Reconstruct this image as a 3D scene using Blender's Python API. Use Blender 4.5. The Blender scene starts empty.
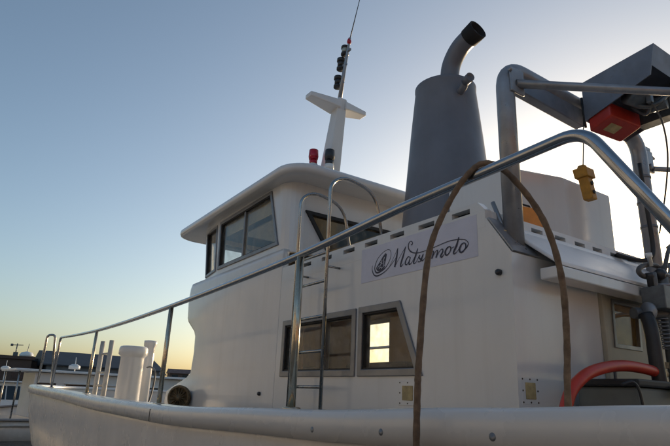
import bpy, bmesh, math, random
from mathutils import Vector, Matrix
R = math.radians
rng = random.Random(7)
scene = bpy.context.scene
COL = scene.collection

# ------------------------------------------------------------------ camera
# World axes: +X points aft along the boat, +Y to its starboard side, +Z up.
# The photographer's eye is the origin; the harbour water lies at z = -1.9.
cam_d = bpy.data.cameras.new('camera')
cam_d.sensor_width = 36.0
cam_d.lens = 29.45
cam_d.clip_start = 0.05
cam_d.clip_end = 6000
cam = bpy.data.objects.new('camera', cam_d)
COL.objects.link(cam)
c_fwd = Vector((-0.79574, 0.52420, 0.30334)).normalized()
c_right = Vector((0.56050, 0.82714, 0.04097))
c_right = (c_right - c_fwd * c_right.dot(c_fwd)).normalized()
c_up = c_right.cross(c_fwd)
cam.matrix_world = Matrix((
    (c_right.x, c_up.x, -c_fwd.x, 0), (c_right.y, c_up.y, -c_fwd.y, 0),
    (c_right.z, c_up.z, -c_fwd.z, 0), (0, 0, 0, 1)))
scene.camera = cam

# ------------------------------------------------------------------ world and sun
SUN_FROM_BOW = 64.0      # degrees from the bow towards starboard
SUN_ELEV = 4.5
sun_dir = Vector((-math.cos(R(SUN_FROM_BOW)) * math.cos(R(SUN_ELEV)),
                  math.sin(R(SUN_FROM_BOW)) * math.cos(R(SUN_ELEV)), math.sin(R(SUN_ELEV))))
world = bpy.data.worlds.new('World')
scene.world = world
world.use_nodes = True
wn = world.node_tree
wn.nodes.clear()
w_out = wn.nodes.new('ShaderNodeOutputWorld')
w_bg = wn.nodes.new('ShaderNodeBackground')
w_sky = wn.nodes.new('ShaderNodeTexSky')
w_sky.sky_type = 'NISHITA'
w_sky.sun_disc = False
w_sky.sun_elevation = R(SUN_ELEV)
w_sky.sun_rotation = math.atan2(sun_dir.x, sun_dir.y)
w_sky.altitude = 0
w_sky.air_density = 0.8
w_sky.dust_density = 2.6
w_sky.ozone_density = 1.8
w_bg.inputs['Strength'].default_value = 0.12
w_wb = wn.nodes.new('ShaderNodeMix')          # white balance of the picture
w_wb.data_type = 'RGBA'
w_wb.blend_type = 'MULTIPLY'
w_wb.inputs['Factor'].default_value = 1.0
w_wb.inputs['B'].default_value = (1.01, 1.0, 0.955, 1)
wn.links.new(w_sky.outputs[0], w_wb.inputs['A'])
w_hs = wn.nodes.new('ShaderNodeHueSaturation')
w_hs.inputs['Saturation'].default_value = 0.92
wn.links.new(w_wb.outputs['Result'], w_hs.inputs['Color'])
wn.links.new(w_hs.outputs['Color'], w_bg.inputs['Color'])
wn.links.new(w_bg.outputs[0], w_out.inputs['Surface'])

sun_l = bpy.data.lights.new('sun', 'SUN')
sun_l.energy = 1.35
sun_l.angle = R(0.6)
sun_l.color = (1.0, 0.80, 0.58)
sun = bpy.data.objects.new('sun', sun_l)
COL.objects.link(sun)
sun.rotation_euler = (-sun_dir).to_track_quat('-Z', 'Y').to_euler()
sun.location = (0, 0, 30)

scene.view_settings.view_transform = 'Standard'
scene.view_settings.look = 'None'
scene.view_settings.exposure = 1.5
scene.view_settings.gamma = 1.0
scene.view_settings.use_curve_mapping = False
scene.render.engine = 'CYCLES'
scene.cycles.max_bounces = 10
scene.cycles.transparent_max_bounces = 16

# ------------------------------------------------------------------ materials
MATS = {}


def material(name, color, rough=0.5, metal=0.0, vary=0.06, vscale=3.0, rvary=0.0, bump=0.0, bscale=40.0,
             streak=0.0, streak_col=(0.20, 0.15, 0.10), coat=0.0, spec=None, speck=0.0, speck_col=(0.1, 0.06, 0.03),
             speck_scale=30.0, wave=0.0, wave_scale=1.5):
    m = bpy.data.materials.new(name)
    m.use_nodes = True
    nt = m.node_tree
    N, L = nt.nodes, nt.links
    b = N['Principled BSDF']
    tc = N.new('ShaderNodeTexCoord')
    no = N.new('ShaderNodeTexNoise')
    no.inputs['Scale'].default_value = vscale
    no.inputs['Detail'].default_value = 7
    no.inputs['Roughness'].default_value = 0.62
    L.new(tc.outputs['Object'], no.inputs['Vector'])
    rp = N.new('ShaderNodeValToRGB')
    rp.color_ramp.elements[0].position = 0.3
    rp.color_ramp.elements[1].position = 0.7
    lo = [max(0.0, c * (1 - vary * 1.6)) for c in color]
    hi = [min(0.95, c * (1 + vary)) for c in color]
    rp.color_ramp.elements[0].color = (*lo, 1)
    rp.color_ramp.elements[1].color = (*hi, 1)
    L.new(no.outputs['Fac'], rp.inputs['Fac'])
    col = rp.outputs['Color']
    if streak > 0:      # run-off stains: noise stretched along z
        mp = N.new('ShaderNodeMapping')
        mp.inputs['Scale'].default_value = (9, 9, 0.55)
        L.new(tc.outputs['Object'], mp.inputs['Vector'])
        n2 = N.new('ShaderNodeTexNoise')
        n2.inputs['Scale'].default_value = 1.0
        n2.inputs['Detail'].default_value = 6
        n2.inputs['Roughness'].default_value = 0.6
        L.new(mp.outputs[0], n2.inputs['Vector'])
        r2 = N.new('ShaderNodeValToRGB')
        r2.color_ramp.elements[0].position = 0.52
        r2.color_ramp.elements[0].color = (0, 0, 0, 1)
        r2.color_ramp.elements[1].position = 0.82
        r2.color_ramp.elements[1].color = (1, 1, 1, 1)
        L.new(n2.outputs['Fac'], r2.inputs['Fac'])
        ml = N.new('ShaderNodeMath')
        ml.operation = 'MULTIPLY'
        ml.inputs[1].default_value = streak
        L.new(r2.outputs['Color'], ml.inputs[0])
        mx = N.new('ShaderNodeMix')
        mx.data_type = 'RGBA'
        mx.inputs['B'].default_value = (*streak_col, 1)
        L.new(ml.outputs[0], mx.inputs['Factor'])
        L.new(col, mx.inputs['A'])
        col = mx.outputs['Result']
    if speck > 0:
        n3 = N.new('ShaderNodeTexNoise')
        n3.inputs['Scale'].default_value = speck_scale
        n3.inputs['Detail'].default_value = 5
        n3.inputs['Roughness'].default_value = 0.7
        L.new(tc.outputs['Object'], n3.inputs['Vector'])
        r3 = N.new('ShaderNodeValToRGB')
        r3.color_ramp.elements[0].position = 0.62
        r3.color_ramp.elements[0].color = (0, 0, 0, 1)
        r3.color_ramp.elements[1].position = 0.75
        r3.color_ramp.elements[1].color = (speck, speck, speck, 1)
        L.new(n3.outputs['Fac'], r3.inputs['Fac'])
        mx = N.new('ShaderNodeMix')
        mx.data_type = 'RGBA'
        mx.inputs['B'].default_value = (*speck_col, 1)
        L.new(r3.outputs['Color'], mx.inputs['Factor'])
        L.new(col, mx.inputs['A'])
        col = mx.outputs['Result']
    L.new(col, b.inputs['Base Color'])
    b.inputs['Metallic'].default_value = metal
    b.inputs['Roughness'].default_value = rough
    if spec is not None:
        b.inputs['Specular IOR Level'].default_value = spec
    if coat > 0:
        b.inputs['Coat Weight'].default_value = coat
        b.inputs['Coat Roughness'].default_value = 0.12
    if rvary > 0:
        n4 = N.new('ShaderNodeTexNoise')
        n4.inputs['Scale'].default_value = vscale * 2.3
        n4.inputs['Detail'].default_value = 6
        L.new(tc.outputs['Object'], n4.inputs['Vector'])
        mr = N.new('ShaderNodeMapRange')
        mr.inputs['From Min'].default_value = 0.3
        mr.inputs['From Max'].default_value = 0.7
        mr.inputs['To Min'].default_value = max(0.02, rough - rvary)
        mr.inputs['To Max'].default_value = rough + rvary
        L.new(n4.outputs['Fac'], mr.inputs['Value'])
        L.new(mr.outputs[0], b.inputs['Roughness'])
    nrm = None
    if wave > 0:
        n6 = N.new('ShaderNodeTexNoise')
        n6.inputs['Scale'].default_value = wave_scale
        n6.inputs['Detail'].default_value = 1.5
        L.new(tc.outputs['Object'], n6.inputs['Vector'])
        bp = N.new('ShaderNodeBump')
        bp.inputs['Strength'].default_value = 1.0
        bp.inputs['Distance'].default_value = wave
        L.new(n6.outputs['Fac'], bp.inputs['Height'])
        nrm = bp.outputs[0]
    if bump > 0:
        n5 = N.new('ShaderNodeTexNoise')
        n5.inputs['Scale'].default_value = bscale
        n5.inputs['Detail'].default_value = 5
        L.new(tc.outputs['Object'], n5.inputs['Vector'])
        bp = N.new('ShaderNodeBump')
        bp.inputs['Strength'].default_value = 0.5
        bp.inputs['Distance'].default_value = bump
        L.new(n5.outputs['Fac'], bp.inputs['Height'])
        if nrm is not None:
            L.new(nrm, bp.inputs['Normal'])
        nrm = bp.outputs[0]
    if nrm is not None:
        L.new(nrm, b.inputs['Normal'])
    MATS[name] = m
    return m


material('gelcoat', (0.71, 0.70, 0.68), 0.20, vary=0.035, vscale=1.2, rvary=0.05, streak=0.16,
         streak_col=(0.40, 0.34, 0.27), coat=0.35, wave=0.010, wave_scale=1.2)
material('hull_paint', (0.68, 0.65, 0.615), 0.24, vary=0.07, vscale=2.2, rvary=0.06, streak=0.12,
         streak_col=(0.38, 0.32, 0.25), coat=0.3, wave=0.02, wave_scale=1.1)
material('cap_paint', (0.66, 0.645, 0.62), 0.28, vary=0.04, vscale=2.0, rvary=0.05, coat=0.2, wave=0.005,
         wave_scale=2.0)
material('deck_paint', (0.40, 0.42, 0.40), 0.75, vary=0.15, vscale=5, bump=0.002, bscale=120)
material('awning_white', (0.78, 0.78, 0.78), 0.35, vary=0.05, vscale=3, rvary=0.1, speck=0.25, speck_scale=12,
         speck_col=(0.45, 0.42, 0.38))
material('lining', (0.66, 0.50, 0.27), 0.5, vary=0.10, vscale=4, streak=0.25, streak_col=(0.42, 0.27, 0.12))
material('varnished', (0.80, 0.62, 0.32), 0.45, vary=0.10, vscale=4, streak=0.2, streak_col=(0.55, 0.38, 0.17))
material('blind_cloth', (0.50, 0.40, 0.22), 0.85, vary=0.12, vscale=6)
material('seat_dark', (0.035, 0.03, 0.028), 0.6)
material('curtain', (0.30, 0.15, 0.05), 0.85, vary=0.2, vscale=14)
material('funnel_paint', (0.16, 0.165, 0.19), 0.42, vary=0.10, vscale=3.0, rvary=0.08, streak=0.35,
         streak_col=(0.12, 0.115, 0.115), bump=0.0006, bscale=60, wave=0.006, wave_scale=3)
material('soot', (0.012, 0.011, 0.011), 0.8)
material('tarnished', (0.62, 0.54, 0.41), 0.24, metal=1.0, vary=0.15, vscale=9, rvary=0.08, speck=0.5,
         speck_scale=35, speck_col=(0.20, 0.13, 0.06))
material('stainless', (0.40, 0.39, 0.37), 0.24, metal=1.0, vary=0.12, vscale=9, rvary=0.09, speck=0.45,
         speck_scale=35, speck_col=(0.26, 0.17, 0.08))
material('polished', (0.40, 0.41, 0.43), 0.17, metal=1.0, vary=0.08, vscale=9, rvary=0.06, speck=0.3,
         speck_scale=40, speck_col=(0.30, 0.22, 0.12))
material('aluminium', (0.22, 0.225, 0.235), 0.36, metal=0.6, vary=0.10, vscale=8, rvary=0.08)
material('rubber', (0.015, 0.015, 0.016), 0.6)
material('galvanised', (0.31, 0.32, 0.34), 0.36, metal=0.45, vary=0.16, vscale=6, rvary=0.1, streak=0.35,
         streak_col=(0.17, 0.13, 0.10), speck=0.4, speck_scale=25, speck_col=(0.22, 0.13, 0.07))
material('hood_steel', (0.19, 0.205, 0.24), 0.42, metal=0.25, vary=0.16, vscale=5, rvary=0.1, speck=0.35,
         speck_scale=18, speck_col=(0.12, 0.08, 0.05))
material('red_paint', (0.42, 0.030, 0.018), 0.38, vary=0.15, vscale=10, speck=0.5, speck_scale=22,
         speck_col=(0.10, 0.03, 0.02))
material('red_hose', (0.50, 0.040, 0.018), 0.38, vary=0.12, vscale=12)
material('machine', (0.125, 0.135, 0.14), 0.45, metal=0.3, vary=0.2, vscale=20)
material('black_hose', (0.018, 0.018, 0.02), 0.45, vary=0.2, vscale=20)
material('grey_hose', (0.09, 0.085, 0.08), 0.5, vary=0.2, vscale=30)
material('rope', (0.20, 0.135, 0.085), 0.85, vary=0.30, vscale=28, speck=0.5, speck_scale=45,
         speck_col=(0.07, 0.05, 0.035), bump=0.002, bscale=180)
material('yellow', (0.44, 0.21, 0.02), 0.5, vary=0.18, vscale=25, speck=0.5, speck_scale=40,
         speck_col=(0.16, 0.09, 0.03))
material('orange', (0.78, 0.27, 0.015), 0.5, vary=0.12, vscale=8)
material('sticker', (0.60, 0.595, 0.68), 0.35, vary=0.05, vscale=6)
material('ink', (0.012, 0.013, 0.04), 0.4, vary=0.1)
material('box_green', (0.115, 0.125, 0.115), 0.5, vary=0.12, vscale=6, speck=0.3, speck_scale=20)
material('door_beige', (0.40, 0.365, 0.29), 0.4, vary=0.08, vscale=4, streak=0.25, streak_col=(0.24, 0.19, 0.13))
material('patch', (0.47, 0.36, 0.17), 0.55, vary=0.2, vscale=25, speck=0.6, speck_scale=35,
         speck_col=(0.25, 0.15, 0.07))
material('brass', (0.16, 0.115, 0.06), 0.55, metal=0.3, vary=0.45, vscale=30, speck=0.7, speck_scale=40,
         speck_col=(0.03, 0.025, 0.02))
material('screw', (0.07, 0.055, 0.04), 0.5, metal=0.4)
material('red_lens', (0.45, 0.01, 0.03), 0.2)
material('dark_plastic', (0.03, 0.03, 0.032), 0.4)
material('white_plastic', (0.74, 0.75, 0.73), 0.35)
material('lens_clear', (0.42, 0.48, 0.45), 0.2)
material('wood_white', (0.52, 0.49, 0.43), 0.6, vary=0.15, vscale=8)
material('concrete', (0.30, 0.285, 0.26), 0.85, vary=0.16, vscale=1.2, bump=0.004, bscale=25, speck=0.3)
material('brown_wall', (0.10, 0.06, 0.045), 0.8, vary=0.15, vscale=0.7)
material('shed_wall', (0.16, 0.155, 0.16), 0.75, vary=0.15, vscale=0.4, streak=0.3)
material('aft_blocker_wall', (0.46, 0.28, 0.16), 0.8, vary=0.12, vscale=0.5, streak=0.3)  # wall of the added aft building, warmed to tint its bounce
material('sky_blocker_wall', (0.29, 0.29, 0.295), 0.8, vary=0.12, vscale=0.5, streak=0.3)
material('shed_roof', (0.033, 0.035, 0.042), 0.6, vary=0.2, vscale=0.4)
material('roof_brown', (0.15, 0.09, 0.075), 0.7, vary=0.25, vscale=0.8)
material('roof_blue', (0.06, 0.065, 0.10), 0.6, vary=0.2, vscale=0.8)
material('wall_cream', (0.42, 0.38, 0.32), 0.8, vary=0.1, vscale=0.5)
material('wall_grey', (0.28, 0.27, 0.27), 0.8, vary=0.1, vscale=0.5)
material('dark_glass', (0.02, 0.03, 0.04), 0.12, vary=0.05)
material('hill', (0.045, 0.05, 0.03), 0.95, vary=0.4, vscale=0.05)
material('leaf', (0.045, 0.055, 0.022), 0.8, vary=0.45, vscale=0.4)
material('bark', (0.06, 0.045, 0.03), 0.9)


def glass_material(name, tint, refl=0.12):
    m = bpy.data.materials.new(name)
    m.use_nodes = True
    nt = m.node_tree
    N, L = nt.nodes, nt.links
    N.clear()
    o = N.new('ShaderNodeOutputMaterial')
    mix = N.new('ShaderNodeMixShader')
    tr = N.new('ShaderNodeBsdfTransparent')
    tr.inputs[0].default_value = (*tint, 1)
    gl = N.new('ShaderNodeBsdfGlossy')
    gl.inputs['Roughness'].default_value = 0.03
    gl.inputs['Color'].default_value = (0.9, 0.92, 0.92, 1)
    lw = N.new('ShaderNodeLayerWeight')      # Schlick, the same from both sides of the pane
    lw.inputs['Blend'].default_value = 0.5
    pw = N.new('ShaderNodeMath')
    pw.operation = 'POWER'
    pw.inputs[1].default_value = 5.0
    L.new(lw.outputs['Facing'], pw.inputs[0])
    ad = N.new('ShaderNodeMath')
    ad.operation = 'ADD'
    ad.use_clamp = True
    ad.inputs[1].default_value = refl
    L.new(pw.outputs[0], ad.inputs[0])
    tc = N.new('ShaderNodeTexCoord')
    no = N.new('ShaderNodeTexNoise')
    no.inputs['Scale'].default_value = 2.5
    L.new(tc.outputs['Object'], no.inputs['Vector'])
    bp = N.new('ShaderNodeBump')
    bp.inputs['Distance'].default_value = 0.004
    L.new(no.outputs['Fac'], bp.inputs['Height'])
    L.new(bp.outputs[0], gl.inputs['Normal'])
    # a thin film of salt and dust
    df = N.new('ShaderNodeBsdfDiffuse')
    df.inputs['Color'].default_value = (0.5, 0.48, 0.44, 1)
    n2 = N.new('ShaderNodeTexNoise')
    n2.inputs['Scale'].default_value = 14
    n2.inputs['Detail'].default_value = 6
    L.new(tc.outputs['Object'], n2.inputs['Vector'])
    mr = N.new('ShaderNodeMapRange')
    mr.inputs['From Min'].default_value = 0.4
    mr.inputs['From Max'].default_value = 0.75
    mr.inputs['To Min'].default_value = 0.02
    mr.inputs['To Max'].default_value = 0.16
    L.new(n2.outputs['Fac'], mr.inputs['Value'])
    m2 = N.new('ShaderNodeMixShader')
    L.new(ad.outputs[0], mix.inputs['Fac'])
    L.new(tr.outputs[0], mix.inputs[1])
    L.new(gl.outputs[0], mix.inputs[2])
    L.new(mr.outputs[0], m2.inputs['Fac'])
    L.new(mix.outputs[0], m2.inputs[1])
    L.new(df.outputs[0], m2.inputs[2])
    L.new(m2.outputs[0], o.inputs['Surface'])
    MATS[name] = m


glass_material('glass', (0.92, 0.93, 0.92), 0.02)
glass_material('glass_tint', (0.70, 0.68, 0.60), 0.03)


def water_material():
    m = bpy.data.materials.new('water')
    m.use_nodes = True
    N, L = m.node_tree.nodes, m.node_tree.links
    b = N['Principled BSDF']
    b.inputs['Base Color'].default_value = (0.010, 0.016, 0.024, 1)
    b.inputs['Roughness'].default_value = 0.08
    b.inputs['IOR'].default_value = 1.33
    tc = N.new('ShaderNodeTexCoord')
    mp = N.new('ShaderNodeMapping')
    mp.inputs['Scale'].default_value = (1.0, 0.55, 1.0)
    L.new(tc.outputs['Object'], mp.inputs['Vector'])
    no = N.new('ShaderNodeTexNoise')
    no.inputs['Scale'].default_value = 2.2
    no.inputs['Detail'].default_value = 6
    L.new(mp.outputs[0], no.inputs['Vector'])
    bp = N.new('ShaderNodeBump')
    bp.inputs['Strength'].default_value = 1.0
    bp.inputs['Distance'].default_value = 0.16
    L.new(no.outputs['Fac'], bp.inputs['Height'])
    L.new(bp.outputs[0], b.inputs['Normal'])
    MATS['water'] = m


water_material()

# ------------------------------------------------------------------ mesh helpers


class MB:
    """collects simple shapes (world coordinates) and builds ONE mesh object"""

    def __init__(self):
        self.v, self.f, self.s = [], [], []

    def add(self, verts, faces, smooth=False):
        o = len(self.v)
        self.v += [tuple(p) for p in verts]
        for f in faces:
            self.f.append([i + o for i in f])
            self.s.append(smooth)
        return self

    def box(self, a, b):
        x0, y0, z0 = [min(p, q) for p, q in zip(a, b)]
        x1, y1, z1 = [max(p, q) for p, q in zip(a, b)]
        return self.add([(x0, y0, z0), (x1, y0, z0), (x1, y1, z0), (x0, y1, z0), (x0, y0, z1), (x1, y0, z1),
                         (x1, y1, z1), (x0, y1, z1)],
                        [(0, 3, 2, 1), (4, 5, 6, 7), (0, 1, 5, 4), (1, 2, 6, 5), (2, 3, 7, 6), (3, 0, 4, 7)])

    def hexa(self, low, high):      # two rings of the same length
        n = len(low)
        f = [list(range(n))[::-1], list(range(n, 2 * n))]
        f += [(i, (i + 1) % n, n + (i + 1) % n, n + i) for i in range(n)]
        return self.add(list(low) + list(high), f)

    def loft(self, rings, smooth=True, closed=True, caps=True):
        n = len(rings[0])
        vs = [p for r in rings for p in r]
        fs = []
        for k in range(len(rings) - 1):
            for i in range(n if closed else n - 1):
                j = (i + 1) % n
                fs.append((k * n + i, k * n + j, (k + 1) * n + j, (k + 1) * n + i))
        self.add(vs, fs, smooth)
        if caps:
            o = len(self.v) - len(vs)
            self.f.append([o + i for i in range(n)][::-1])
            self.s.append(False)
            self.f.append([o + (len(rings) - 1) * n + i for i in range(n)])
            self.s.append(False)
        return self

    def tube(self, path, r, n=12, caps=True, flat=1.0):
        path = [Vector(p) for p in path]
        m = len(path)
        rs = r if isinstance(r, (list, tuple)) else [r] * m
        t0 = (path[1] - path[0]).normalized()
        ref = Vector((0, 0, 1)) if abs(t0.z) < 0.9 else Vector((1, 0, 0))
        u = (ref - t0 * ref.dot(t0)).normalized()
        rings = []
        for i, p in enumerate(path):
            if i == 0:
                t = t0
            elif i == m - 1:
                t = (path[i] - path[i - 1]).normalized()
            else:
                t = ((path[i + 1] - path[i]).normalized() + (path[i] - path[i - 1]).normalized()).normalized()
            u = (u - t * u.dot(t)).normalized()
            w = t.cross(u)
            rings.append([p + (u * math.cos(2 * math.pi * k / n) * flat + w * math.sin(2 * math.pi * k / n)) * rs[i]
                          for k in range(n)])
        return self.loft(rings, True, True, caps)

    def lathe(self, c, prof, n=24, axis=(0, 0, 1)):
        a = Vector(axis).normalized()
        ref = Vector((1, 0, 0)) if abs(a.x) < 0.9 else Vector((0, 1, 0))
        u = (ref - a * ref.dot(a)).normalized()
        w = a.cross(u)
        c = Vector(c)
        rings = [[c + a * h + (u * math.cos(2 * math.pi * k / n) + w * math.sin(2 * math.pi * k / n)) * r
                  for k in range(n)] for r, h in prof]
        return self.loft(rings, True, True, True)

    def frame_xz(self, poly, y0, y1, w):
        """a frame bar round a polygon given as (x, z), lying between y0 and y1"""
        inner = inset(poly, w)
        n = len(poly)
        vs = [(p[0], y0, p[1]) for p in poly] + [(p[0], y0, p[1]) for p in inner] + \
             [(p[0], y1, p[1]) for p in poly] + [(p[0], y1, p[1]) for p in inner]
        fs = []
        for i in range(n):
            j = (i + 1) % n
            fs += [(i, j, n + j, n + i), (2 * n + i, 3 * n + i, 3 * n + j, 2 * n + j),
                   (i, 2 * n + i, 2 * n + j, j), (n + i, n + j, 3 * n + j, 3 * n + i)]
        return self.add(vs, fs)

    def mesh(self, name):
        me = bpy.data.meshes.new(name)
        me.from_pydata(self.v, [], self.f)
        me.polygons.foreach_set('use_smooth', self.s)
        me.update()
        bm = bmesh.new()
        bm.from_mesh(me)
        bmesh.ops.recalc_face_normals(bm, faces=bm.faces)
        bm.to_mesh(me)
        bm.free()
        return me

    def build(self, name, mat, parent=None, bevel=0.0, seg=2, label=None):
        o = bpy.data.objects.new(name, self.mesh(name))
        COL.objects.link(o)
        o.data.materials.append(MATS[mat])
        if bevel > 0:
            md = o.modifiers.new('bevel', 'BEVEL')
            md.width = bevel
            md.segments = seg
            md.limit_method = 'ANGLE'
            md.angle_limit = R(35)
            md.harden_normals = False
        attach(o, parent)
        if label:
            o['label'] = label
        return o


def world_of(o):
    m = Matrix.Identity(4)
    while o is not None:
        m = o.matrix_basis if o.parent is None else o.matrix_parent_inverse @ o.matrix_basis
        break
    return m


def attach(o, parent):
    """keep world coordinates when hanging a part under its thing"""
    if parent is None:
        return
    o.parent = parent
    if parent.parent is None:
        o.matrix_parent_inverse = parent.matrix_basis.inverted()


def inset(poly, w):
    n = len(poly)
    area = sum(poly[i][0] * poly[(i + 1) % n][1] - poly[(i + 1) % n][0] * poly[i][1] for i in range(n))
    sg = 1 if area > 0 else -1
    out = []
    for i in range(n):
        p0, p1, p2 = Vector(poly[i - 1]), Vector(poly[i]), Vector(poly[(i + 1) % n])
        d1, d2 = (p1 - p0).normalized(), (p2 - p1).normalized()
        n1, n2 = Vector((-d1.y, d1.x)) * sg, Vector((-d2.y, d2.x)) * sg
        b = (n1 + n2).normalized()
        out.append(tuple(p1 + b * (w / max(0.3, b.dot(n1)))))
    return out


def smooth_path(pts, k=6):
    """Catmull-Rom through the points"""
    P = [Vector(p) for p in pts]
    P = [P[0] * 2 - P[1]] + P + [P[-1] * 2 - P[-2]]
    out = []
    for i in range(1, len(P) - 2):
        for j in range(k):
            t = j / k
            a, b, c, d = P[i - 1], P[i], P[i + 1], P[i + 2]
            out.append(0.5 * ((2 * b) + (c - a) * t + (2 * a - 5 * b + 4 * c - d) * t * t + (3 * b - a - 3 * c + d) * t ** 3))
    out.append(P[-2])
    return out


def bend_path(pts, r, k=7):
    """straight runs joined by arcs of about radius r"""
    P = [Vector(p) for p in pts]
    out = [P[0]]
    for i in range(1, len(P) - 1):
        a, b, c = P[i - 1], P[i], P[i + 1]
        d1, d2 = (a - b), (c - b)
        rr = min(r, d1.length * 0.49, d2.length * 0.49)
        s, e = b + d1.normalized() * rr, b + d2.normalized() * rr
        for j in range(k + 1):
            t = j / k
            out.append(s * (1 - t) ** 2 + b * 2 * t * (1 - t) + e * t * t)
    out.append(P[-1])
    return out


def thing(name, loc, label, cat, group=None):
    o = bpy.data.objects.new(name, None)
    o.empty_display_size = 0.2
    o.location = loc
    COL.objects.link(o)
    o['label'] = label
    o['category'] = cat
    if group:
        o['group'] = group
    return o


def tag(o, label, cat, group=None):
    o['label'] = label
    o['category'] = cat
    if group:
        o['group'] = group
    return o


def structure(o):
    o['kind'] = 'structure'
    return o


def cut(o, cutters):
    """boolean-subtract prisms from o and bake the result"""
    tmp = []
    for c in cutters:
        co = bpy.data.objects.new('cutter', c.mesh('cutter'))
        COL.objects.link(co)
        tmp.append(co)
        md = o.modifiers.new('cut', 'BOOLEAN')
        md.operation = 'DIFFERENCE'
        md.solver = 'EXACT'
        md.object = co
    bpy.context.view_layer.update()
    dg = bpy.context.evaluated_depsgraph_get()
    me = bpy.data.meshes.new_from_object(o.evaluated_get(dg))
    o.modifiers.clear()
    old = o.data
    o.data = me
    bpy.data.meshes.remove(old)
    for co in tmp:
        m = co.data
        bpy.data.objects.remove(co)
        bpy.data.meshes.remove(m)
    return o


def prism_y(poly, y0, y1):
    m = MB()
    m.hexa([(p[0], y0, p[1]) for p in poly], [(p[0], y1, p[1]) for p in poly])
    return m


def prism_x(poly, x0, x1):       # poly in (y, z)
    m = MB()
    m.hexa([(x0, p[0], p[1]) for p in poly], [(x1, p[0], p[1]) for p in poly])
    return m


# ------------------------------------------------------------------ setting
WATER_Z = -1.9
m = MB()
m.add([(-3000, -3000, WATER_Z), (3000, -3000, WATER_Z), (3000, 3000, WATER_Z), (-3000, 3000, WATER_Z)], [(0, 1, 2, 3)])
structure(m.build('water', 'water'))

m = MB()       # the quay the photographer stands on
m.box((-45, -40, -4.0), (40, 0.55, -1.55))
m.box((9.0, 0.551, -4.0), (40, 60, -1.55))
structure(m.build('quay', 'concrete', bevel=0.03))

m = MB()       # low far shore that carries the sheds and the village
m.hexa([(-66, -4, -2.5), (-66, 420, -2.5), (-420, 420, -2.5), (-420, -4, -2.5)],
       [(-66, -4, -0.75), (-66, 420, -0.75), (-420, 420, -0.75), (-420, -4, -0.75)])
structure(m.build('shore', 'concrete'))

# hills behind the village

m = MB()
nx, ny = 40, 8
hv, hf = [], []
for i in range(nx + 1):
    for j in range(ny + 1):
        y = 26 + i * 10
        x = -190 - j * 24
        ridge = 2.5 + 9 * (0.5 + 0.5 * math.sin(i * 0.33 + 1.9)) * min(1, i / 5.0) + 4 * math.sin(i * 0.9 + 2)* min(1, i / 5.0)
        z = -0.9 + max(0.0, ridge) * math.sin(min(1, j / ny * 1.6) * math.pi / 2) + rng.uniform(-.4, .4)
        hv.append((x, y, z))
for i in range(nx):
    for j in range(ny):
        a = i * (ny + 1) + j
        hf.append((a, a + 1, a + ny + 2, a + ny + 1))
m.add(hv, hf, True)
structure(m.build('hill', 'hill'))

# ------------------------------------------------------------------ the fishing boat
CY = 2.95                       # centreline
boat = thing('fishing_boat', (-5.0, CY, WATER_Z),
             'large white fishing boat with wheelhouse, grey funnel and steel handrail', 'boat')


def lerp_table(t, x):
    if x <= t[0][0]:
        return t[0][1]
    for (a, va), (b, vb) in zip(t, t[1:]):
        if x <= b:
            k = (x - a) / (b - a)
            k = k * k * (3 - 2 * k) * 0.5 + k * 0.5
            return va + (vb - va) * k
    return t[-1][1]


SHEER = [(-13.6, 0.0), (-11.9, 0.005), (-10, -0.03), (-8.2, -0.055), (-5.8, -0.097), (-3.9, -0.10), (-2.1, -0.053), (-1.0, -0.006),
         (-0.6, 0.015), (0.5, 0.07), (2.6, 0.15)]
sheer = lambda x: lerp_table(SHEER, x)
BEAM = [(-10.6, 1.80), (-8.0, 1.76), (-5.0, 1.73), (0.0, 1.73), (2.6, 1.66)]


def outline():
    pts = []
    x = 2.6
    while x > -10.6:
        pts.append((x, lerp_table(BEAM, x)))
        x -= 0.3
    for k in range(19):
        a = k / 18 * math.pi / 2
        e = 2 / 2.35
        pts.append((-10.6 - 3.0 * math.sin(a) ** e, 1.80 * max(0.0, math.cos(a)) ** e))
    port = [Vector((x, CY - h)) for x, h in pts]
    star = [Vector((x, CY + h)) for x, h in pts[:-1]][::-1]
    return port + star


OUT = outline()
NRM = []
for i, p in enumerate(OUT):
    a = OUT[max(0, i - 1)]
    b = OUT[min(len(OUT) - 1, i + 1)]
    t = (b - a).normalized()
    NRM.append(Vector((-t.y, t.x)))      # outward or inward decided below
mid = len(OUT) // 4
if NRM[5].y < 0:
    NRM = [-n for n in NRM]              # inward at the port side = +Y


def bowf(x):
    return min(1.0, max(0.0, (-x - 6.0) / 7.0))


def ring_at(i, prof):
    p, n = OUT[i], NRM[i]
    return [Vector((p.x + n.x * d, p.y + n.y * d, z)) for d, z in prof]


hull = MB()
rings = []
for i, p in enumerate(OUT):
    zs = sheer(p.x)
    b = bowf(p.x)
    rings.append(ring_at(i, [(0.19, zs - 0.05), (0.035, zs - 0.05), (0.032, zs - 0.14), (0.045 + 0.03 * b, -0.45), (0.10 + 0.14 * b, -0.95),
                             (0.24 + 0.42 * b, -1.5), (0.42 + 0.62 * b, -2.05), (0.9 + 0.45 * b, -2.5)]))
hull.loft(rings, True, False, False)
tr = rings[0]
tr2 = rings[-1]
hull.add([v for v in tr] + [v for v in tr2],
         [(k, k + 1, len(tr) + k + 1, len(tr) + k) for k in range(1, len(tr) - 1)])
hull.build('hull', 'hull_paint', boat)

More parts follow.
